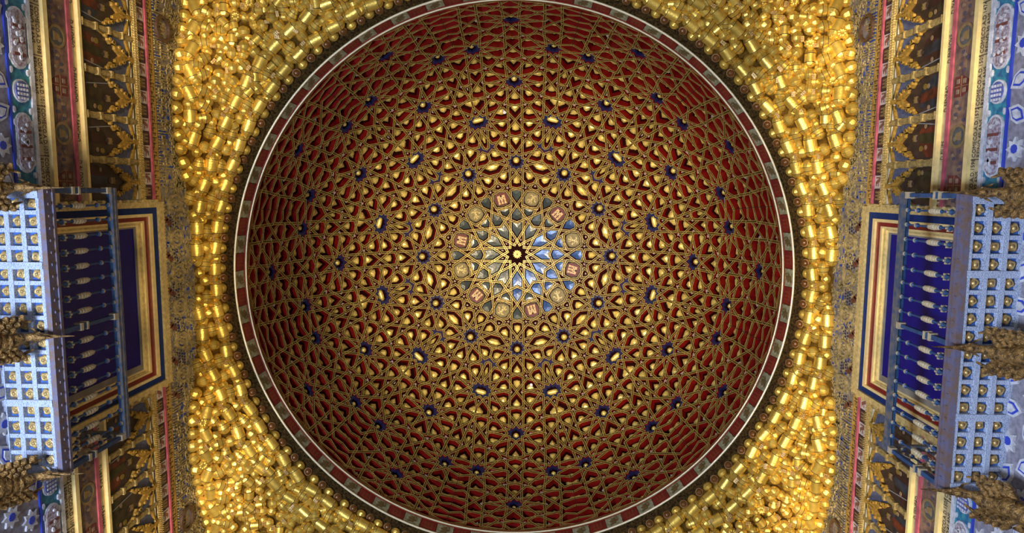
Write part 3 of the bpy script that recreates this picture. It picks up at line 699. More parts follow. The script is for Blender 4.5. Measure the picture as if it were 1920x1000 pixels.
for sx, side in ((-1, 'left'), (1, 'right')):
    T = xf(sx); rnd = random.Random(sx + 5)
    wl = MB()
    wbox(wl, T, -5, -.92, -1.6, 11.4, -.4, 0); wbox(wl, T, .95, 5, -1.6, 11.4, -.4, 0); wbox(wl, T, -.92, .95, 8.97, 11.4, -.4, 0); wbox(wl, T, -.92, .95, -1.6, 6.62, -.4, 0)
    W = tag(wl.build('wall_' + side, STONE), 'tall ornamented wall with king portraits and a balcony, %s' % ('dim and blue-gold' if sx < 0 else 'brightly lit with blue plaster'), 'wall', kind='structure')
    def band(name, z0, z1, o, m, spans, mats=None):
        mb = MB()
        for a, b in spans: wbox(mb, T, a, b, z0, z1, 0, o)
        return mb.build(name, m, W)
    FULL = ((YLO, YHI),); OUT = segs_out(0, 0)
    # 1 stucco above the frieze
    yb = band('stucco_ground', 9.62, 10.95, .02, PLASTER, FULL)
    st = MB()
    y = -4.95
    while y < 4.95:                    # upright script strokes and leaf scrolls
        window_zone = -1.45 < y < 1.5
        ztop = zwall(y) + .1
        if not window_zone:
            h = rnd.uniform(.12, .34); wbox(st, T, y, y + .012, 9.64, 9.64 + h, .02, .042, 0)
            if rnd.random() < .5: wbox(st, T, y, y + rnd.uniform(.05, .1), 9.64 + h * .5, 9.655 + h * .5, .02, .04, 0)
            if rnd.random() < .45: wbox(st, T, y + .016, y + .032, 9.66, 9.66 + rnd.uniform(.05, .2), .02, .026, 1)
            y += rnd.uniform(.03, .055)
        else: y += .06
    for i in range(1500):
        y = rnd.uniform(-4.95, 4.95); zt = zwall(y) + .12; z = rnd.uniform(9.66 if -1.4 < y < 1.45 or rnd.random() < .25 else 9.98, zt)
        a0 = rnd.uniform(0, 360); r = rnd.uniform(.018, .05); ar = arcpts(y, z, r, a0, a0 + rnd.uniform(120, 300), 5); w = .007
        for p, q in zip(ar, ar[1:]):
            d = Vector((q[0] - p[0], q[1] - p[1])); nn = Vector((-d.y, d.x)).normalized() * w
            wprism(st, T, [(p[0] - nn.x, p[1] - nn.y), (q[0] - nn.x, q[1] - nn.y), (q[0] + nn.x, q[1] + nn.y), (p[0] + nn.x, p[1] + nn.y)], .02, .036, 0)
    for i in range(420):
        y = rnd.uniform(-4.9, 4.9); zt = zwall(y) + .06; z = rnd.uniform(9.66, zt); s = rnd.uniform(.012, .03)
        wprism(st, T, ell(y, z, s * rnd.uniform(.5, 1.6), s, 6), .018, .0245, 1)
    tag(st.build('stucco_scrollwork', [STUC, PLBLUE], W), 'fine raised scrolls and script with blue grounds', kind='stuff')
    # rosettes and lattice pockets above the window
    for yc in np.arange(-1.25, 1.4, .52):
        rm = MB(); zc = 9.98
        ar = ell(yc, zc, .13, .17, 24); ai = ell(yc, zc, .095, .13, 24)
        for i in range(24):
            j = (i + 1) % 24; wprism(rm, T, [ar[i], ar[j], ai[j], ai[i]], .02, .06, 0)
        wprism(rm, T, ell(yc, zc, .09, .125, 16), .018, .03, 1)
        for a in range(6): wprism(rm, T, ell(yc + .05 * math.cos(a * math.pi / 3), zc + .068 * math.sin(a * math.pi / 3), .022, .03, 8), .03, .05, 0)
        wprism(rm, T, ell(yc, zc, .022, .03, 8), .03, .055, 0); rm.build('stucco_medallion', [STUC, PLBLUE], W)
        gm = MB()
        for a in range(5):
            for b in range(4): wprism(gm, T, ell(yc + .26 + (a - 2) * .045 + (.022 if b % 2 else 0), zc - .12 + b * .07, .017, .026, 6), .02, .026, 0)
        gm.build('lattice_pocket', mat('pocket_dark', (.02, .02, .05), .7), W)
        km = MB()
        for dz in (-.26, -.2, -.3): wprism(km, T, ell(yc + .26 + (dz + .26) * .7, zc + dz + .02, .035, .05, 10), .02, .05, 0)
        km.build('stucco_knot', mat('knot_red', (.16, .05, .03), .6, 0, .5, 25), W)
    # oval portraits of ladies high on the stucco
    for yc in (-3.72, 3.62):
        om = MB(); zc = 9.86
        a1 = ell(yc, zc, .19, .19, 28); a2 = ell(yc, zc, .145, .145, 28)
        for i in range(28): j = (i + 1) % 28; wprism(om, T, [a1[i], a1[j], a2[j], a2[i]], .02, .07, 0)
        wprism(om, T, a2, .02, .035, 1); wprism(om, T, ell(yc, zc + .03, .04, .055, 14), .035, .04, 2); wprism(om, T, [(yc - .09, zc - .12), (yc + .09, zc - .12), (yc + .06, zc - .03), (yc - .06, zc - .03)], .035, .039, 3)
        o = om.build('oval_portrait', [mat('oval_frame', (.10, .05, .03), .5, .1, .5, 30), mat('oval_ground', (.20, .18, .17), .6), SKIN, FIGS[2]])
        tag(o, 'small round painted bust in a dark carved frame, %s %s wall stucco' % ('upper' if yc < 0 else 'lower', side), 'portrait', 'round busts on the stucco')
    # 2,3 strips
    b2 = band('tan_strip', 9.465, 9.62, .03, TAN, OUT)
    sm = MB()
    for a, b in OUT:
        y = a + .02
        while y < b - .06:
            w = rnd.uniform(.02, .06); z = rnd.uniform(9.49, 9.57); wbox(sm, T, y, y + .01, 9.49, 9.49 + rnd.uniform(.03, .11), .03, .034); wbox(sm, T, y, y + w, z, z + .012, .03, .034); y += w + .02
    tag(sm.build('strip_script', INK, W), 'dark script', kind='stuff')
    band('rose_line', 9.425, 9.465, .045, PINKL, OUT)
    # 4 heraldic frieze
    fz = band('frieze_ground', 9.22, 9.425, .015, FR_DK, OUT); fz.name = 'heraldic_frieze'
    k = 0
    for a, b in OUT:
        y = a + .01 if a > 0 else a
        while y < b - .1:
            q = MB(); w = .178; z0, z1 = 9.235, 9.415
            wbox(q, T, y + .006, min(y + w, b), z0, z1, .015, .024, 0)
            if k % 2:
                wbox(q, T, y + .03, y + .15, 9.25, 9.31, .024, .028, 1)
                for dy in (.045, .09, .135): wbox(q, T, y + dy - .012, y + dy + .012, 9.31, 9.375, .024, .028, 1)
            else:
                cyy, cz = y + .09, 9.325
                wprism(q, T, [(cyy - .05, cz - .05), (cyy - .01, cz - .06), (cyy + .02, cz), (cyy + .03, cz + .05), (cyy - .0, cz + .06), (cyy - .03, cz + .01)], .024, .028, 1)
                wbox(q, T, cyy + .02, cyy + .055, cz + .03, cz + .05, .024, .028, 1); wbox(q, T, cyy + .02, cyy + .06, cz - .02, cz - .003, .024, .028, 1); wbox(q, T, cyy - .065, cyy - .045, cz - .05, cz + .05, .024, .028, 1)
            q.build('tile', [FR_DK if k % 2 else FR_WH, mat('tower_gold', (.22, .14, .05), .6) if k % 2 else FR_MO], fz); k += 1; y += .184
    # 5 rope moulding
    rp = MB()
    for a, b in OUT:
        wbox(rp, T, a, b, 9.115, 9.215, 0, .035)
        y = a
        while y < b:
            for zc, s in ((9.20, .016), (9.15, .02)):
                wprism(rp, T, [(y, zc - s), (y + .018, zc - s * .4), (y + .03, zc + s), (y + .012, zc + s * .4)], .035, .055)
            y += .032
    rp.build('rope_moulding', ROPE, W)
    # 6 arcade of portraits
    ag = MB()
    for a, b in OUT: wbox(ag, T, a, b, 8.04, 9.115, 0, .008)
    arc = ag.build('arcade', SPAN, W)
    cols = [Y00 + PITCH * i for i in range(-3, 17)]
    lo_bays = [i for i in range(-3, 16) if cols[i + 3] + PITCH <= WB[0] + .06 or cols[i + 3] >= WB[1] - .02]
    for c in cols:
        if WB[0] - .03 < c < WB[1] - .1: continue
        cm = MB()
        for dy, r in ((-.022, .014), (.0, .02), (.022, .014)):
            n = 8; vs = []
            for z in (8.05, 9.09):
                for i in range(n + 1):
                    t = math.pi * i / n; vs.append(T(c + dy + r * math.cos(t), z, .03 + r * math.sin(t)))
            cm.add(vs, [(i, i + 1, n + 2 + i, n + 1 + i) for i in range(n)])
        wbox(cm, T, c - .04, c + .04, 8.04, 9.1, .008, .03)
        for zk in (8.07, 8.32, 8.34, 8.58, 8.60, 8.86): wbox(cm, T, c - .046, c + .046, zk, zk + .018, .008, .062)
        cm.build('column', mat('column_gold', (.50, .36, .13), .5, .25, .5, 25, .5, 60), arc)
    for bi, i in enumerate(lo_bays):
        y0, y1 = cols[i + 3] + .04, cols[i + 3] + PITCH - .04; ym = (y0 + y1) / 2; hw = (y1 - y0) / 2
        if y1 > YHI or y0 < YLO: continue
        # cusped arch outline (right half), from the springing to the apex
        half = [(hw - .005, 8.40), (hw - .012, 8.46)] + arcpts(hw - .075, 8.50, .058, -10, 95, 5) + [(hw - .12, 8.60)] + arcpts(hw - .155, 8.645, .05, -20, 105, 4) + [(.035, 8.74), (0, 8.80)]
        am = MB()
        for s in (1, -1):
            top = [(0, 9.09), (hw * .5, 9.09), (hw, 9.09), (hw, 8.40)]
            # fan of quads between outline and the pointed gable
            outp = []
            for (py, pz) in half:
                f = (pz - 8.40) / .40; outp.append((hw * (1 - f * .97) + .0, 8.40 + f * .60 + .035 * math.sin(f * math.pi)))
            for j in range(len(half) - 1):
                q = [half[j], half[j + 1], outp[j + 1], outp[j]]
                wprism(am, T, [(ym + s * p[0], p[1]) for p in q], .008, .05, 0)
            # crockets along the gable
            for j in range(1, len(outp) - 1, 2):
                wprism(am, T, ell(ym + s * outp[j][0], outp[j][1], .022, .022, 7), .03, .068, 0)
            # tracery bars of the spandrel
            wprism(am, T, [(ym + s * .0, 9.0), (ym + s * .03, 9.0), (ym + s * .03, 9.1), (ym, 9.1)], .008, .045, 0)
            wprism(am, T, [(ym + s * hw, 8.95), (ym + s * hw, 8.99), (ym + s * .02, 9.08), (ym + s * .02, 9.04)], .008, .04, 0)
        wbox(am, T, y0, y1, 9.03, 9.05, .008, .04, 1)
        am.build('cusped_arch', [ARCHG, mat('tracery_pale', (.75, .68, .50), .5, .1, .3, 20)], arc)
        # the painted king
        pm = MB(); ap = [(ym - hw, 8.05), (ym + hw, 8.05)] + [(ym + p[0], p[1]) for p in half] + [(ym - p[0], p[1]) for p in half[::-1][1:]]
        wprism(pm, T, ap, .009, .016, 0)
        rc = 1 + (bi * 2 + (sx > 0)) % 5; hy = ym + rnd.uniform(-.05, .05); hz = 8.50 + rnd.uniform(-.03, .03); lean = rnd.uniform(-.04, .04)
        wprism(pm, T, [(ym - .19, 8.06), (ym + .19, 8.06), (ym + .17 + lean, 8.24), (hy + .11, hz - .08), (hy + .03, hz - .05), (hy - .04, hz - .05), (hy - .12, hz - .09), (ym - .18 + lean, 8.22)], .016, .020, rc)
        wprism(pm, T, [(hy - .05, hz - .07), (hy + .06, hz - .07), (ym + .05, 8.08), (ym - .08, 8.08)], .020, .0225, 1 + (rc + 1) % 5)
        wprism(pm, T, ell(hy, hz, .042, .055, 14), .020, .026, 6); wprism(pm, T, [(hy - .036, hz + .03), (hy + .036, hz + .03), (hy + .04, hz + .065), (hy + .02, hz + .05), (hy, hz + .072), (hy - .02, hz + .05), (hy - .04, hz + .065)], .024, .029, 7)
        wprism(pm, T, ell(hy, hz - .045, .034, .03, 10), .024, .0275, 0)
        wprism(pm, T, ell(hy - .13, 8.30, .03, .025, 8), .020, .025, 6); wprism(pm, T, ell(hy + .12, 8.27, .03, .025, 8), .020, .025, 6)
        s_ = rnd.choice((-1, 1))
        wprism(pm, T, [(hy + s_ * .13, 8.12), (hy + s_ * .142, 8.12), (hy + s_ * .20, 8.60), (hy + s_ * .188, 8.60)], .020, .025, 8)
        if rnd.random() < .6: wprism(pm, T, ell(hy - s_ * .13, 8.36, .035, .04, 10), .022, .028, 7)
        colr = ('brown', 'red', 'wine-red', 'olive', 'slate-blue')[rc - 1]
        if y0 < WB[0]: nth = len([1 for j in lo_bays if cols[j + 3] > cols[i + 3] and cols[j + 3] < WB[0]]); where = ('next to', 'second above', 'third above', 'fourth above', 'fifth above', 'sixth above', 'seventh above')[nth] + ' the top end of'
        else: nth = len([1 for j in lo_bays if cols[j + 3] < cols[i + 3] and cols[j + 3] > WB[0]]); where = ('just under', 'second below', 'third below', 'fourth below', 'fifth below', 'sixth below', 'seventh below')[nth] + ' the bottom end of'
        o = pm.build('king_portrait', [PDARK] + FIGS + [SKIN, PGOLD, STEEL])
        tag(o, 'dark painted king in %s robe, arch %s the %s balcony' % (colr, where, side), 'portrait', 'painted kings in the %s arcade' % side)
    # 7 - 15 lower bands
    band('gilded_ledge', 8.0, 8.045, .06, LEDGE, OUT)
    b8 = band('inscription_strip', 7.905, 8.0, .01, PARCH, OUT)
    band('rose_line', 7.845, 7.905, .03, PINKL, OUT)
    b10 = band('painted_frieze', 7.50, 7.845, .012, PAINT, OUT)
    for i, c in enumerate(cols):
        yc = c + PITCH / 2
        if not (YLO + .2 < yc < WB[0] - .1 or WB[1] + .1 < yc < YHI - .2): continue
        mm = MB(); zc = 7.675
        if i % 2:
            n1 = ell(yc, zc, .13, .14, 20); n2 = ell(yc, zc, .10, .11, 20)
            for j in range(20): q = (j + 1) % 20; wprism(mm, T, [n1[j], n1[q], n2[q], n2[j]], .012, .022, 1)
            wprism(mm, T, n2, .012, .016, 0); wprism(mm, T, [(yc - .05, zc - .05), (yc + .05, zc - .05), (yc + .03, zc + .06), (yc - .03, zc + .04)], .016, .021, 1); wprism(mm, T, ell(yc + .03, zc + .05, .025, .03, 8), .016, .022, 2)
        else:
            sh_ = [(yc - .11, zc + .12), (yc + .11, zc + .12), (yc + .11, zc - .02), (yc + .06, zc - .11), (yc, zc - .14), (yc - .06, zc - .11), (yc - .11, zc - .02)]
            wprism(mm, T, sh_, .012, .020, 3)
            wbox(mm, T, yc - .004, yc + .004, zc - .13, zc + .12, .02, .023, 1); wbox(mm, T, yc - .11, yc + .11, zc + .0, zc + .01, .02, .023, 1)
            for dy, dz in ((-.055, .06), (.055, .06), (-.05, -.05), (.045, -.05)): wbox(mm, T, yc + dy - .025, yc + dy + .025, zc + dz - .025, zc + dz + .025, .02, .025, 2)
        for s in (-1, 1):
            for q in range(3): wprism(mm, T, ell(yc + s * (.17 + q * .035), zc + rnd.uniform(-.09, .09), .022, .03, 7), .012, .018, 2 if q % 2 else 4)
        mm.build('painted_arms', [mat('arms_ground', (.10, .10, .10), .6, 0, .4, 20), mat('arms_gold', (.26, .17, .07), .6, 0, .3, 20), mat('arms_pale', (.26, .18, .12), .6, 0, .3, 20), mat('arms_red', (.17, .03, .03), .6, 0, .4, 20), mat('arms_blue', (.07, .06, .09), .6)], b10)
    band('gilded_ledge', 7.435, 7.50, .05, LEDGE, OUT)
    b12 = band('inscription_panel', 7.27, 7.435, .01, PARCH, OUT)
    dates = ['1598', '1572', '1505', '1474', '1454', '1406', '1390', '1379'] if sx > 0 else ['972', '982', '998', '1017', '1037', '1065', '1072', '1109']
    yrs = ['22', '40', '41', '30', '20', '48', '16', '11'] if sx > 0 else ['10', '15', '18', '10', '28', '7', '35', '17']
    kings = ['D FILIPE', 'D FILIPE', 'D SENPAD', 'D ENRIQVE', 'D IVAN', 'D ENRIQVE', 'D IVAN', 'D PEDRO'] if sx > 0 else ['D RAMIRO', 'D BERMVDO', 'D ALONSO', 'D FERNANDO', 'D SANCHO', 'D ALONSO', 'D SANCHO', 'D VRRACA']
    kk = 0
    for a, b in OUT:
        ys = [c for c in cols if a - .01 <= c and c + PITCH <= b + .02 and abs(c) < 4.6]
        if sx > 0: ys = ys[::-1]
        for c in ys:
            st_y = c + .02 if sx < 0 else c + PITCH - .02
            text('COMECO.A.D.' + dates[kk % 8], sx, st_y, 7.362, .082, b12); text('REINO.' + yrs[kk % 8] + '.ANS', sx, st_y, 7.284, .082, b12)
            text(kings[kk % 8], sx, st_y, 7.922, .082, b8); kk += 1
            dv = MB(); wbox(dv, T, c - .004, c + .004, 7.275, 7.43, .01, .014); dv.build('divider', INK, b12)
    band('white_border', 7.215, 7.27, .03, WHITEP, FULL)
    b14 = band('cartouche_frieze', 6.93, 7.215, .01, TURQ, FULL)
    y = -4.6
    while y < 4.8:
        if not (-1.5 < y + .1 < 1.2):
            cm = MB()
            wprism(cm, T, ell(y, 7.07, .12, .115, 20), .01, .03, 1); wprism(cm, T, ell(y, 7.07, .10, .095, 20), .03, .04, 0)
            for a in range(4):
                for b in range(4):
                    wbox(cm, T, y - .07 + a * .045, y - .045 + a * .045, 7.0 + b * .04, 7.025 + b * .04, .04, .046, 1)
            cm.build('medallion', [mat('medallion_blue', (.12, .15, .42), .6, 0, .4, 30), WHITEP], b14)
        yy = y + .535
        if not (-1.65 < yy < 1.55):
            cm = MB()
            pts = arcpts(yy + .20, 7.07, .115, -90, 90, 8) + arcpts(yy - .20, 7.07, .115, 90, 270, 8)
            wprism(cm, T, pts, .01, .028, 2); pts = arcpts(yy + .19, 7.07, .098, -90, 90, 8) + arcpts(yy - .19, 7.07, .098, 90, 270, 8)
            wprism(cm, T, pts, .028, .036, 0)
            for q in range(14): wprism(cm, T, ell(yy + rnd.uniform(-.24, .24), 7.07 + rnd.uniform(-.07, .07), rnd.uniform(.014, .03), rnd.uniform(.012, .022), 6), .036, .052, 2)
            for q in (-.13, .02, .15): wbox(cm, T, yy + q, yy + q + .03, 6.99, 7.15, .036, .045, 1)
            cm.build('cartouche', [LILAC, mat('cartouche_brown', (.20, .06, .05), .6, 0, .4, 30), WHITEP], b14)
        for q in (.2, .33, .74, .87): 
            lm = MB(); wprism(lm, T, ell(y + q, 7.19, .035, .02, 7), .01, .03); wprism(lm, T, ell(y + q, 6.95, .035, .02, 7), .01, .03); lm.build('leaf', WHITEP, b14)
        y += 1.07
    band('blue_line', 6.90, 6.93, .025, LINE_B, FULL)
    # 16 interlace stucco below
    b16 = band('interlace_panel', 4.6, 6.90, .008, LACE, FULL)
    for r in range(6):
        for c in range(30):
            y = -4.85 + c * .33 + (.165 if r % 2 else 0); z = 6.76 - r * .26
            if y > 4.9: continue
            hm = MB(); 
            if (c + r) % 3 == 0:
                pts = []
                for a in range(16): q = .12 if a % 2 == 0 else .075; pts.append((y + q * math.cos(a * math.pi / 8), z + q * math.sin(a * math.pi / 8)))
                wprism(hm, T, pts, .008, .03, 0); wprism(hm, T, ell(y, z, .045, .045, 8), .03, .036, 1)
            else:
                t = math.pi / 6 * ((c * 2 + r) % 6)
                h6 = [(y + .12 * math.cos(t + a) * (1.25 if i in (0, 3) else .8), z + .12 * math.sin(t + a) * (1.25 if i in (0, 3) else .8)) for i, a in enumerate([k * math.pi / 3 for k in range(6)])]
                wprism(hm, T, h6, .008, .028, 0); hc = scaled(h6, .72); wprism(hm, T, hc, .028, .031, 1); wprism(hm, T, scaled(h6, .5), .031, .04, 0)
            hm.build('interlace_piece', [WHITEP, LINE_B], b16)
    # window frame
    fr = tag(empty('window_1' if sx < 0 else 'window_2', T(0, 7.8, 0)), 'tall %s window in a gold, red and blue frame behind the balcony' % ('dim' if sx < 0 else 'bright'), 'window', kind='structure')
    L0 = T(0, 7.8, 0); TF = lambda y, z, o: tuple(Vector(T(y, z, o)) - Vector(L0))
    def ring(name, d0, d1, o0, o1, m, z0=6.62):
        mb = MB(); a, b, t = WB[0], WB[1], 9.575; K = 1.7
        for ya, yb_ in ((a + d0, a + d1), (b - d1, b - d0)): wbox(mb, TF, ya, yb_, z0, t - d0 * K, o0, o1)
        wbox(mb, TF, a + d1, b - d1, t - d1 * K, t - d0 * K, o0, o1); return mb.build(name, m, fr)
    ring('outer_moulding', 0, .075, .0, .09, mat('frame_gold', (.80, .62, .26), .4, .3, .35, 20, .4, 50)); ring('blue_fillet', .075, .16, 0, .055, FRBLK)
    ring('gold_fillet', .16, .20, 0, .075, LEDGE); ring('red_fillet', .20, .255, -.02, .05, FRRED)
    for q in range(4): ring('inner_moulding', .255 + q * .025, .255 + (q + 1) * .025, -.06, .045 - q * .02, LEDGE if q % 2 == 0 else mat('frame_gold', None))
    dn = MB()
    n = int((WB[1] - WB[0]) / .045)
    for i in range(n): wbox(dn, TF, WB[0] + i * .045, WB[0] + i * .045 + .026, 9.575, 9.60, .02, .085)
    for s in (0, 1):
        z = 6.7
        while z < 9.57:
            ya = WB[0] - .03 if s == 0 else WB[1]; wprism(dn, TF, ell(ya + .015, z, .022, .04, 7), .02, .085); z += .17
    dn.build('beading', mat('frame_gold', None), fr)
    pn = MB(); wbox(pn, TF, -.93, .96, 6.6, 9.0, -.03, -.012); pn.build('pane', WINBLUE, fr)
# plain end walls and floor close the hall
for sy, nm in ((-1, 'wall_back'), (1, 'wall_front')):
    mb = MB(); mb.box((0, sy * 5.2, 4.9), (5.4, .2, 6.5)); tag(mb.build(nm, STONE), 'plain upper wall of the hall beyond the %s of the frame' % ('top' if sy < 0 else 'bottom'), 'wall', kind='structure')
mb = MB(); mb.box((0, 0, -1.7), (5.4, 5.4, .1)); tag(mb.build('floor', mat('floor_marble', (.30, .25, .20), .3, 0, .3, 3)), 'marble floor of the hall', 'floor', kind='structure')
# ================================================================= BALCONIES
BB = mat('balcony_blue', (.02, .08, .34), .5, 0, .4, 12, col2=(.04, .13, .36)); RIB = mat('rib_pale', (.42, .50, .66), .5, 0, .3, 26)
def scroll(m):
    nt = m.node_tree; N = nt.nodes; L = nt.links; b = N['Principled BSDF']
    tc = N.new('ShaderNodeTexCoord'); w = N.new('ShaderNodeTexWave'); w.inputs['Scale'].default_value = 22; w.inputs['Distortion'].default_value = 7; w.inputs['Detail'].default_value = 1; w.inputs['Detail Scale'].default_value = 3
    r = N.new('ShaderNodeValToRGB'); r.color_ramp.elements[0].color = (.19, .24, .37, 1); r.color_ramp.elements[0].position = .25; r.color_ramp.elements[1].color = (.50, .56, .68, 1); r.color_ramp.elements[1].position = .45
    L.new(tc.outputs['Object'], w.inputs['Vector']); L.new(w.outputs['Fac'], r.inputs[0]); L.new(r.outputs[0], b.inputs['Base Color'])
scroll(RIB)
ROSG = mat('rosette_gold', (.70, .48, .18), .4, .4, .5, 30); FASC = mat('fascia_wood', (.17, .105, .07), .55, 0, .5, 16, .3, 40, col2=(.13, .13, .22)); RAILM = mat('rail_wood', (.22, .18, .14), .5, .1, .5, 14, col2=(.05, .09, .16))
SHAFT = mat('spindle_blue', (.03, .085, .20), .45, 0, .4, 20); KNOB = mat('spindle_cream', (.62, .49, .29), .45, .05, .3, 20)
ro = MB(); vs = []
for q, z in ((.056, 0), (.056, .012), (.044, .028), (.026, .026), (.022, .016), (.018, .034), (.001, .04)):
    for i in range(24):
        a = 2 * math.pi * i / 24; k = q * (1 - .22 * abs(math.cos(2 * a)) ** 3) if q > .023 else q; vs.append((k * math.cos(a), k * math.sin(a), -z))
ro.add(vs, [(j * 24 + i, j * 24 + (i + 1) % 24, (j + 1) * 24 + (i + 1) % 24, (j + 1) * 24 + i) for j in range(6) for i in range(24)]); ROSET = ro.mesh('rosette', [ROSG], True)
ZB, ZT = 6.66, 7.61
def spindle_mesh():
    mb = MB(); H = ZT - ZB; pr = []; mm = []
    def seg(t, r, m=0): pr.append((r, t * H)); mm.append(m)
    for t, r, m in ((0, .016, 0), (.03, .022, 0), (.07, .012, 0), (.13, .016, 0), (.15, .03, 1), (.18, .018, 0), (.30, .011, 0)): seg(t, r, m)
    for i in range(5): t = .32 + i * .042; k = .022 + .012 * math.sin((i + 1) * math.pi / 6); seg(t, k * .75, 1); seg(t + .012, k, 1); seg(t + .03, k, 1); seg(t + .04, k * .75, 1)
    for t, r, m in ((.55, .013, 0), (.74, .010, 0), (.755, .026, 1), (.785, .026, 1), (.80, .010, 0), (.93, .010, 0), (.945, .024, 1), (.98, .024, 1), (1.0, .012, 1)): seg(t, r, m)
    mb.lathe(pr, 10, mats=mm)
    for a in range(6): mb.box((.03 * math.cos(a * math.pi / 3), .03 * math.sin(a * math.pi / 3), .16 * H), (.009, .009, .012), 1)
    return mb.mesh('spindle', [SHAFT, KNOB], False)
SPIN = spindle_mesh()
BY0, BY1, OD = -1.43, 1.45, .545
def tube(mb, pts, rad, seg=10, m=0, flat=None):
    P = [Vector(p) for p in pts]; base = len(mb.v); up = Vector((0, 0, 1))
    for i, p in enumerate(P):
        d = (P[min(i + 1, len(P) - 1)] - P[max(i - 1, 0)]).normalized(); s = d.cross(up); s = s.normalized() if s.length > 1e-3 else Vector((0, 1, 0)); u = s.cross(d)
        ra, rb_ = rad[i] if isinstance(rad[i], tuple) else (rad[i], rad[i])
        for j in range(seg):
            a = 2 * math.pi * j / seg; mb.v.append(tuple(p + s * ra * math.cos(a) + u * rb_ * math.sin(a)))
    for i in range(len(P) - 1):
        for j in range(seg): mb.f.append((base + i * seg + j, base + i * seg + (j + 1) % seg, base + (i + 1) * seg + (j + 1) % seg, base + (i + 1) * seg + j)); mb.m.append(m)
    mb.f += [tuple(base + j for j in range(seg)), tuple(base + (len(P) - 1) * seg + j for j in range(seg))[::-1]]; mb.m += [m, m]
IRON = mat('gilt_iron', (.38, .21, .06), .4, .5, .6, 26, .8, 60, col2=(.07, .04, .015))
def spline(pts, n):
    out = []
    for i in range(len(pts) - 1):
        p0 = Vector(pts[max(i - 1, 0)]); p1 = Vector(pts[i]); p2 = Vector(pts[i + 1]); p3 = Vector(pts[min(i + 2, len(pts) - 1)])
        for k in range(n):
            t = k / n; out.append(.5 * ((2 * p1) + (p2 - p0) * t + (2 * p0 - 5 * p1 + 4 * p2 - p3) * t * t + (3 * p1 - p0 - 3 * p2 + p3) * t ** 3))
    out.append(Vector(pts[-1])); return out
def dragon(sx, yc, label):
    base = T0 = (sx * 5.0, yc, 6.0)
    D = tag(empty('dragon_bracket', base), label, 'dragon', 'iron dragons under the balconies')
    Q = lambda o, y, z: (-sx * (o + .055), y, z - 6.0)          # local, out of the wall
    mb = MB()
    path = spline([Q(.10, .02, 5.66), Q(.13, .03, 5.80), Q(.17, -.02, 5.98), Q(.21, .0, 6.14), Q(.27, .02, 6.27), Q(.35, .0, 6.36), Q(.43, 0, 6.41)], 6)
    n = len(path); rad = [(.025 + .075 * math.sin(min(i / n * 1.2, 1) * math.pi) + (.012 if i > n * .6 else 0)) for i in range(n)]
    rad = [(r * 1.05 * (1 + .07 * (i % 3 == 0)), r * (1 + .12 * (i % 3 == 0))) for i, r in enumerate(rad)]
    tube(mb, path, rad, 12)
    mb.build('body', IRON, D, True)
    hd = MB()
    hp = [Q(.40, 0, 6.40), Q(.45, 0, 6.42), Q(.50, 0, 6.43), Q(.56, 0, 6.445), Q(.66, 0, 6.46), Q(.78, 0, 6.475)]
    tube(hd, hp, [(.042, .038), (.05, .042), (.036, .03), (.02, .016), (.012, .010), (.003, .003)], 10)
    tube(hd, [Q(.46, 0, 6.39), Q(.52, 0, 6.385), Q(.59, .005, 6.40)], [(.03, .016), (.02, .012), (.005, .004)], 8)
    for s in (-1, 1):
        tube(hd, [Q(.43, s * .03, 6.44), Q(.39, s * .06, 6.46), Q(.34, s * .085, 6.45)], [.016, .012, .003], 6)
        tube(hd, [Q(.465, s * .044, 6.415), Q(.475, s * .05, 6.417)], [.014, .005], 6)
    hd.build('head', IRON, D, True)
    for s in (-1, 1):          # folded feathered wings: overlapping rows of broad feathers
        wg = MB()
        for row in range(3):
            for k in range(5):
                o = .14 + .035 * k + .02 * row; y = s * (.055 + .052 * row); z = 6.02 + .055 * k + .03 * row
                tube(wg, [Q(o, y, z), Q(o + .035, y + s * .035, z + .035), Q(o + .03, y + s * .06, z + .06)], [(.03, .02), (.042, .026), (.024, .018)], 8)
        tube(wg, [Q(.13, s * .05, 5.98), Q(.20, s * .14, 6.10), Q(.31, s * .18, 6.32), Q(.36, s * .14, 6.46)], [(.03, .03), (.034, .03), (.024, .02), (.010, .010)], 8)
        wg.build('wing', IRON, D, True)
        lg = MB(); tube(lg, [Q(.16, s * .06, 5.88), Q(.22, s * .11, 5.94), Q(.17, s * .12, 5.80), Q(.10, s * .11, 5.78)], [.045, .038, .026, .022], 8)
        for c in (-1, 0, 1): tube(lg, [Q(.10, s * .11, 5.78), Q(.12, s * .11 + c * .03, 5.75), Q(.10, s * .11 + c * .04, 5.72)], [.014, .011, .002], 6)
        lg.build('leg', IRON, D, True)
    wp = MB(); wp.box(Q(.045, 0, 5.74), (.03, .05, .12)); tube(wp, [Q(.06, 0, 5.74), Q(.12, .01, 5.74)], [.03, .03], 8); wp.build('wall_plate', IRON, D)
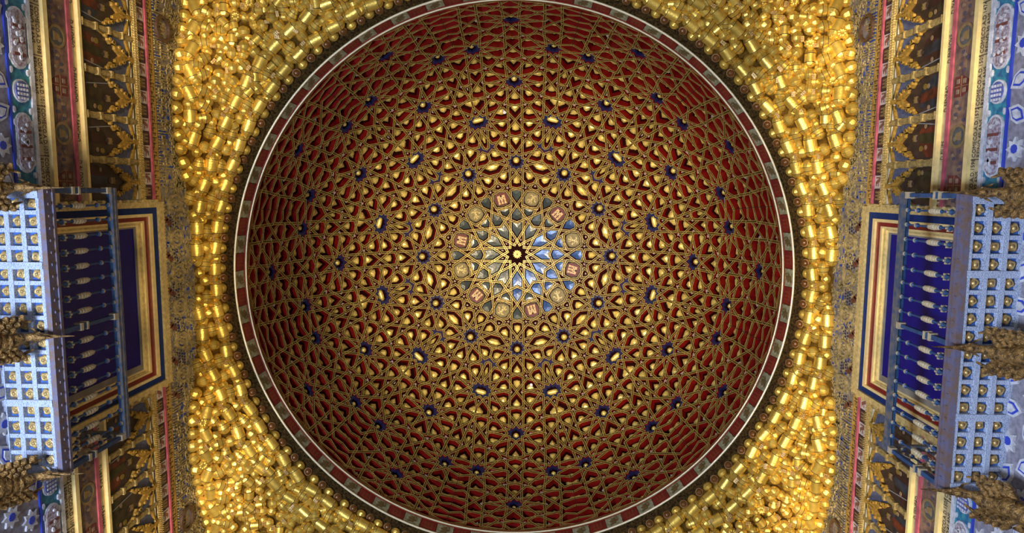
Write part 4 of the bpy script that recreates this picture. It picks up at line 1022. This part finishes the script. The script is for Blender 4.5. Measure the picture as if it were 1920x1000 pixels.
for sx, side in ((-1, 'left'), (1, 'right')):
    B = tag(empty('balcony', (sx * 5, 0, 6.5)), '%s wooden balcony with blue coffered underside and turned balustrade' % ('shadowed' if sx < 0 else 'brightly lit'), 'balcony', 'balconies on the side walls')
    T = lambda y, z, o: (-sx * o, y, z - 6.5)
    fl = MB(); wbox(fl, T, BY0, BY1, 6.585, 6.63, .0, OD); fl.build('floor_board', BB, B)
    NR = 16; p = (BY1 - BY0 - .08) / NR
    xs = [.02 + i * (OD - .05) / 3 for i in range(4)]
    for i, o in enumerate(xs):
        r = MB(); wbox(r, T, BY0, BY1, 6.53, 6.585, o - .024, o + .024); r.build('long_rib', RIB, B)
    for k in range(NR + 1):
        y = BY0 + .04 + k * p; w = .035 if k in (0, 4, 12, 16) else .021
        r = MB(); wbox(r, T, y - w, y + w, 6.515 if w > .03 else 6.537, 6.585, 0, OD - .02); r.build('cross_rib', RIB, B)
    for k in range(NR):
        for c in range(3):
            y = BY0 + .04 + (k + .5) * p; o = (xs[c] + xs[c + 1]) / 2
            place('rosette', ROSET, B, Matrix.Translation(T(y, 6.585, o)) @ Matrix.Rotation(random.uniform(0, 1.5), 4, 'Z') @ Matrix.Diagonal((random.uniform(.92, 1.08), random.uniform(.92, 1.08), 1, 1)))
    f = MB(); wbox(f, T, BY0 - .03, BY1 + .03, 6.525, 6.63, OD - .02, OD + .035); wbox(f, T, BY0 - .03, BY1 + .03, 6.63, 6.665, OD - .05, OD + .05); wbox(f, T, BY0 - .03, BY0 + .02, 6.53, 6.66, 0, OD); wbox(f, T, BY1 - .02, BY1 + .03, 6.53, 6.66, 0, OD)
    y = BY0
    while y < BY1: wbox(f, T, y, y + .025, 6.57, 6.60, OD + .035, OD + .045); y += .12
    f.build('fascia', FASC, B)
    rl = MB(); wbox(rl, T, BY0 - .03, BY1 + .03, ZT, ZT + .035, OD - .035, OD + .008, 1); wbox(rl, T, BY0 - .03, BY1 + .03, ZT + .035, ZT + .075, OD - .045, OD + .045, 0); wbox(rl, T, BY0 - .03, BY1 + .03, ZT - .012, ZT + .035, OD + .008, OD + .04, 0)
    rl.build('top_rail', [RAILM, SHAFT], B)
    for ye in (BY0, BY1):
        rl = MB(); wbox(rl, T, ye - .03, ye + .03, ZT, ZT + .07, .0, OD - .03); rl.build('side_rail', RAILM, B)
        for o in (.14, .28, .42): place('spindle', SPIN, B, Matrix.Translation(T(ye, ZB, o)))
    ns = 18; ps = (BY1 - BY0) / ns
    for k in range(1, ns):
        y = BY0 + k * ps
        if k == 9: continue
        place('spindle', SPIN, B, Matrix.Translation(T(y, ZB, OD)))
    for y in (BY0, BY0 + 9 * ps, BY1):
        pm = MB(); H = ZT - ZB
        for z0, z1, w, m in ((0, .30, .026, 0), (.30, .34, .04, 1), (.34, .40, .032, 0), (.40, .43, .042, 1), (.43, .92, .020, 0), (.92, 1.0, .036, 1)): pm.box((*T(y, 0, OD)[:2], ZB - 6.5 + (z0 + z1) / 2 * H), (w, w, (z1 - z0) / 2 * H), m)
        pm.build('post', [SHAFT, KNOB], B)
    for yc, wh in ((-1.46, 'top end'), (.0, 'middle'), (1.42, 'bottom end')):
        dragon(sx, yc, 'gilt iron winged dragon under the %s of the %s balcony' % (wh, side))
